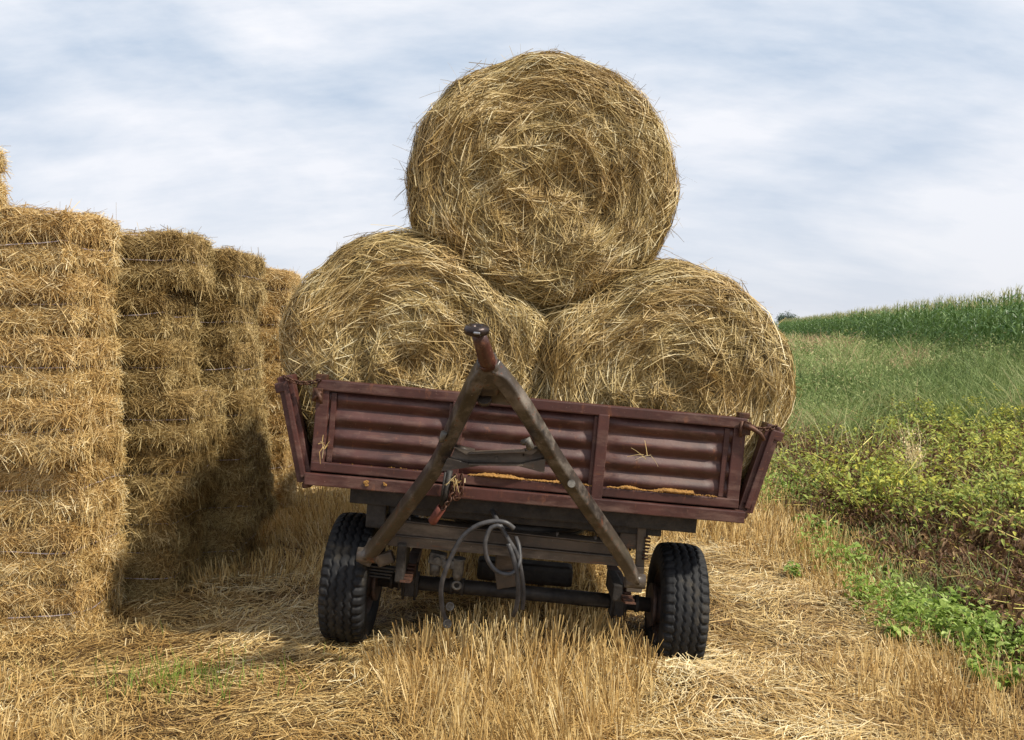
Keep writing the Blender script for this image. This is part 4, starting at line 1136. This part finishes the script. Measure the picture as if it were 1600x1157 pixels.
# tall loose grass and weeds behind, up to the corn
def grass(n, Y0, Y1, xa, xb, h0, h1, wsc, p, mat_shift=0.0):
    x, y = scatter(n, 0, 1, Y0, Y1, p); x = edge_x(y) * 0 + xa(y) + x * (xb(y) - xa(y))
    ok = x > edge_x(y) + rng.normal(.1, .25, n); x, y = x[ok], y[ok]; n = len(x)
    P0 = np.stack([x, y, gz(x, y)], -1)
    big = fbm(P0 * np.array([1, .7, 0]), .8, 23, 4)
    h = rng.uniform(h0, h1, n) * (1 + .85 * big)
    D = nrm(np.stack([rng.normal(0, .3, n), rng.normal(0, .3, n), np.ones(n)], -1))
    tt = np.linspace(0, 1, 4)[None, :, None]
    side = rng.normal(0, .35, (n, 3)); side[:, 2] = -np.abs(side[:, 2])
    P = P0[:, None] + D[:, None] * tt * h[:, None, None] + side[:, None] * (tt ** 2) * h[:, None, None]
    a = rng.uniform(-.9, .9, n); Wd = np.stack([np.cos(a), np.sin(a), a * 0], -1)
    col = np.clip(rng.beta(2, 2.2, n) * .8 + .5 * fbm(P0, .35, 29, 2) + .12 + mat_shift, 0, 1)
    return ribbons(P, Wd, rng.uniform(.008, .019, n) * wsc * (y / 12) ** .8, .25) + (np.repeat(col, 8),)
xa = lambda y: edge_x(y) ; xb = lambda y: 3 + y * .72
gparts = [grass(60000, 13.0, 42, xa, xb, .35, .85, 1.0, 1.6, .03), grass(30000, 38, 150, lambda y: 8 + 0 * y, lambda y: 26 + y * .33, .5, .85, 1.2, 1.2, .30),
          grass(3500, 5.6, 13, lambda y: edge_x(y) - .15, lambda y: edge_x(y) + .7, .12, .32, .9, 1.3, .1),
          grass(1900, 6.8, 14, lambda y: edge_x(y) + .6, xb, .4, .8, 1.0, 1.3, .1)]
V, F, r = join_np(gparts); o = link('grass', mesh_np('grass', V, F, M_grass, r)); tag(o, 'tall loose green grass and weeds between the potato crop and the corn', 'grass', kind='stuff')
# fine leaves in that grass
n = 42000
x, y = scatter(n, 0, 1, 13, 60, 1.6); x = xa(y) + .3 + x * (xb(y) - xa(y))
P0 = np.stack([x, y, gz(x, y)], -1); big = fbm(P0 * np.array([1, .7, 0]), .55, 23, 3)
P0[:, 2] += rng.uniform(.1, .78, n) * (1 + .6 * big)
V, F, r = leaves(P0, rng.normal(0, 1, (n, 3)) + np.array([0, 0, .5]), rng.uniform(.03, .07, n) * (y / 10) ** .8, .4, np.clip(rng.beta(2, 2, n) * .8 + .25 * big, 0, 1), .3)
o = link('weeds', mesh_np('weeds', V, F, M_grass, r)); tag(o, 'fine leafy weeds mixed through the tall grass', 'weeds', kind='stuff')
# fresh low weeds along the border
n = 15000
x, y = scatter(n, -.40, .6, 4.4, 15, 1.1); off_ = x; x = edge_x(y) + x
P0 = np.stack([x, y, gz(x, y)], -1); cl = fbm(P0, 1.3, 5, 2) + .32 - .7 * np.abs(off_ - .12)
ok = cl > rng.uniform(-.1, .3, n); P0 = P0[ok]; n = len(P0); P0[:, 2] += rng.uniform(.02, .26, n)
V, F, r = leaves(P0, rng.normal(0, 1, (n, 3)) + np.array([0, 0, .3]), rng.uniform(.02, .05, n), .55, rng.beta(2.2, 1.8, n), .3)
o = link('border_weeds', mesh_np('border_weeds', V, F, M_leaf, r)); tag(o, 'low fresh green weeds along the border between stubble and crop', 'weeds', kind='stuff')
# single leafy plants with broad leaves
def weed_variant(seed, h):
    rg_ = np.random.default_rng(seed); k = rg_.integers(5, 8); parts_s, parts_l = [], []
    a = rg_.uniform(0, 2 * math.pi, k); el = rg_.uniform(.8, 1.4, k); L_ = h * rg_.uniform(.6, 1.1, k)
    D = np.stack([np.cos(a) * np.cos(el), np.sin(a) * np.cos(el), np.sin(el)], -1); tt = np.linspace(0, 1, 5)[None, :, None]
    P = D[:, None] * tt * L_[:, None, None] + np.array([0, 0, -.12]) * tt ** 2 * h
    V, F = ribbons(P, nrm(np.cross(D, rg_.normal(0, 1, (k, 3)))), np.full(k, .006), .5)
    st_ = mesh_np('stem', V, F, M_leaf, np.repeat(rg_.uniform(.2, .6, k), 10))
    m_ = k * 7; idx = np.repeat(np.arange(k), 7); tq = rg_.uniform(.3, 1, m_)
    Pl = D[idx] * (tq * L_[idx])[:, None] + np.array([0, 0, -.12]) * (tq ** 2)[:, None] * h
    Dl = rg_.normal(0, 1, (m_, 3)) * np.array([1, 1, .35]) + np.array([0, 0, .1])
    V, F, r = leaves(Pl, Dl, rg_.uniform(.055, .105, m_), .85, rg_.beta(2, 1.7, m_), .45, rg_)
    return st_, mesh_np('leaves', V, F, M_leaf, r, True)
WV = [weed_variant(60 + k, .26 + .05 * k) for k in range(4)]
rw_ = random.Random(3)
for k, (px_, py_) in enumerate([(1240, 868), (1255, 800), (1235, 760), (1350, 858), (1338, 885), (1345, 905), (1395, 868), (1392, 900), (1408, 968), (1420, 935), (1440, 915), (1452, 945), (1468, 925),
                   (1478, 960), (1500, 930), (1512, 975), (1530, 945), (1545, 990), (1560, 950), (1580, 985), (1595, 1000), (1535, 1030), (1480, 900), (1580, 815), (1590, 845), (1310, 790), (1290, 810), (1560, 1040)]):
    d = ray(px_, py_ + 30); t_ = (CAM_H + 0.08) / -d.z; p = d * t_
    st_, lv = WV[k % 4]; e_ = link('leafy_weed', lv); e_.location = (p.x, p.y, float(gz(p.x, p.y)) - .01); e_.rotation_euler = (0, 0, rw_.uniform(0, 6)); s_ = rw_.uniform(.55, .9); e_.scale = (s_, s_, s_)
    link('stem', st_, None, e_); tag(e_, 'bright green broad-leaved weed on the border of the stubble', 'weed', 'broad-leaved weeds on the field border')
# small green sprouts by the stack
n = 260; x = rng.normal(-1.75, .28, n); y = rng.normal(4.35, .14, n)
P0 = np.stack([x, y, gz(x, y) + .0], -1); D = nrm(np.stack([rng.normal(0, .3, n), rng.normal(0, .3, n), np.ones(n)], -1)); tt = np.linspace(0, 1, 4)[None, :, None]
V, F = ribbons(P0[:, None] + D[:, None] * tt * rng.uniform(.05, .13, n)[:, None, None], np.tile([[1, 0, 0]], (n, 1)).astype(float), np.full(n, .006), .3)
o = link('grass', mesh_np('grass', V, F, M_leaf, np.repeat(rng.beta(2, 2, n), 8))); tag(o, 'thin green grass sprouts in the straw in front of the stack', 'grass', kind='stuff')
# dry oat plant among the potatoes
rg_ = np.random.default_rng(8); n = 16
base_ = Vector((0, 0, 0)); p = at(1438, 612, 9.0); pz_ = float(gz(p.x, p.y))
L_ = rg_.uniform(.55, .95, n); D = nrm(np.stack([rg_.normal(0, .11, n), rg_.normal(0, .11, n), np.ones(n)], -1)); tt = np.linspace(0, 1, 5)[None, :, None]
P = D[:, None] * tt * L_[:, None, None] + np.array([-.1, 0, -.05]) * tt ** 3
V, F = ribbons(P, np.tile([[1, 0, 0]], (n, 1)).astype(float), np.full(n, .006), .5)
k = 26; idx = np.repeat(np.arange(n), k); tq = rg_.uniform(.68, 1.0, n * k)
Pl = P[idx, 3] * (1 - (tq - .68) / .32)[:, None] + P[idx, 4] * ((tq - .68) / .32)[:, None] + rg_.normal(0, .035, (n * k, 3))
lv = leaves(Pl, rg_.normal(0, 1, (n * k, 3)) * np.array([.6, .6, .5]) + np.array([0, 0, -.6]), rg_.uniform(.02, .035, n * k), .4, rg_.uniform(.85, 1, n * k), 0, rg_)
oa = link('oat_plant', mesh_np('oat_plant', V, F, M_straw, np.repeat(rg_.uniform(.8, 1, n), 10))); oa.location = (p.x, p.y, pz_)
link('oat_heads', mesh_np('oat_heads', lv[0], lv[1], M_straw, lv[2]), None, oa)
tag(oa, 'pale dry oat plant standing above the yellowing potato crop', 'oat plant')

# ------------------------------------------------------------------ corn
def corn_plants(x, y, wsc=1.0, nleaf=9):
    n = len(x); g0 = gz(x, y); H = rng.uniform(2.2, 2.75, n) * (1 + .05 * vnoise(np.stack([x, y, x * 0], -1), .35, 19))
    parts = []
    tt = np.linspace(0, 1, 3)[None, :, None]
    P0 = np.stack([x, y, g0], -1); up = nrm(np.stack([rng.normal(0, .03, n), rng.normal(0, .03, n), np.ones(n)], -1))
    V, F = ribbons(P0[:, None] + up[:, None] * tt * (H * .93)[:, None, None], np.tile([[.94, -.34, 0.]], (n, 1)), np.full(n, .03 * wsc), .6)
    parts.append((V, F, np.repeat(rng.uniform(.5, .8, n), 6)))
    idx = np.repeat(np.arange(n), nleaf); m_ = len(idx); lev = np.tile((np.arange(nleaf) + .5) / nleaf, n)
    a = rng.uniform(0, 2 * math.pi, m_); L_ = rng.uniform(.5, .85, m_) * (1.1 - .5 * np.abs(lev - .5))
    el = rng.uniform(.7, 1.2, m_)
    D = np.stack([np.cos(a) * np.cos(el), np.sin(a) * np.cos(el), np.sin(el)], -1)
    t5 = np.linspace(0, 1, 5)[None, :, None]
    B0 = P0[idx] + up[idx] * ((.12 + .75 * lev) * H[idx])[:, None]
    P = B0[:, None] + D[:, None] * t5 * L_[:, None, None] + np.array([0, 0, -1.]) * t5 ** 2 * (L_ * rng.uniform(.5, 1.15, m_))[:, None, None]
    Wd = nrm(np.stack([-np.sin(a), np.cos(a), rng.normal(0, .35, m_)], -1))
    V, F = ribbons(P, Wd, rng.uniform(.05, .085, m_) * wsc, .15)
    col = np.clip(rng.beta(2, 2, m_) * .65 + .2 * lev, 0, .9)
    parts.append((V, F, np.repeat(col, 10)))
    k = 5; idx = np.repeat(np.arange(n), k); m_ = len(idx)
    D = nrm(np.stack([rng.normal(0, .35, m_), rng.normal(0, .35, m_), np.ones(m_)], -1)); B0 = P0[idx] + up[idx] * (H[idx] * .9)[:, None]
    V, F = ribbons(B0[:, None] + D[:, None] * tt * rng.uniform(.15, .32, m_)[:, None, None], nrm(np.cross(D, rng.normal(0, 1, (m_, 3)))), np.full(m_, .014 * wsc), .4)
    parts.append((V, F, np.repeat(rng.uniform(.9, 1, m_), 6)))
    return parts
c0, c1 = np.array([15.2, 24.0]), np.array([44.0, 140.0]); cdv = (c1 - c0); cl_ = np.linalg.norm(cdv); cdv /= cl_; cn = np.array([cdv[1], -cdv[0]])
parts = []
for rrow in range(9):
    st_ = .22 if rrow < 3 else .35
    s_ = np.arange(-8, cl_ * (1.0 if rrow < 5 else 1.0), st_); s_ = s_ + rng.normal(0, .05, len(s_))
    keep = rng.random(len(s_)) < np.clip(1.3 - s_ / 160 + (.0), .45, 1); s_ = s_[keep]
    pp = c0 + cdv * s_[:, None] + cn * (rrow * .75 + rng.normal(0, .06, len(s_)))[:, None]
    parts += corn_plants(pp[:, 0], pp[:, 1], 1.0 if rrow < 3 else 1.4, 9 if rrow < 3 else 6)
n = 3500; s_ = rng.uniform(-8, cl_, n); q_ = rng.uniform(7, 60, n); pp = c0 + cdv * s_[:, None] + cn * q_[:, None]
parts += corn_plants(pp[:, 0], pp[:, 1], 2.4, 5)
V, F, r = join_np(parts); o = link('corn_field', mesh_np('corn_field', V, F, M_corn, r)); tag(o, 'dense green corn crop standing along the far side of the field', 'corn', kind='stuff')
# distant trees
M_hazed_leaf = fibre_mat('hazed_tree_leaf', [(0.0, (0.06, 0.09, 0.07)), (1.0, (0.16, 0.21, 0.16))], .7, .2)  # distance haze is put into the leaf colour as a blue-grey cast
M_bark = noise_mat('bark', [(0.3, (.06, .05, .045)), (.7, (.14, .12, .10))], 5, .9)
for lab, px_, py_, D_, rr in (('small round distant tree just above the far end of the corn', 1232, 502, 250, 2.3), ('thin bare-topped distant tree left of the rounder one', 1221, 503, 262, 1.3)):
    p = at(px_, py_, D_); gzp = float(gz(p.x, D_)); n = 2600; rg_ = np.random.default_rng(int(D_))
    mb = MB(); hh = p.z - gzp
    mb.tube([(0, 0, 0), (.1, 0, hh * .5), (0, 0, hh)], [.3, .22, .12], 8)
    for k in range(6):
        a = k * 1.05; mb.tube([(0, 0, hh * .75), (math.cos(a) * rr * .4, math.sin(a) * rr * .4, hh), (math.cos(a) * rr * .7, math.sin(a) * rr * .7, hh + rr * (.2 + .1 * k))], [.1, .07, .03], 6)
    root = empty('distant_tree', Matrix.Translation((p.x, D_, gzp))); tag(root, lab, 'tree')
    mb.build('trunk', M_bark, root)
    cc = rg_.normal(0, .55, (14, 3)) * rr * np.array([.9, .9, .55]) + np.array([0, 0, hh + .3])
    P0 = cc[rg_.integers(0, 14, n)] + rg_.normal(0, .27, (n, 3)) * rr
    V, F, r = leaves(P0, rg_.normal(0, 1, (n, 3)), rg_.uniform(.25, .5, n), .6, rg_.random(n), .1, rg_)
    link('crown', mesh_np('crown', V, F, M_hazed_leaf, r), None, root)
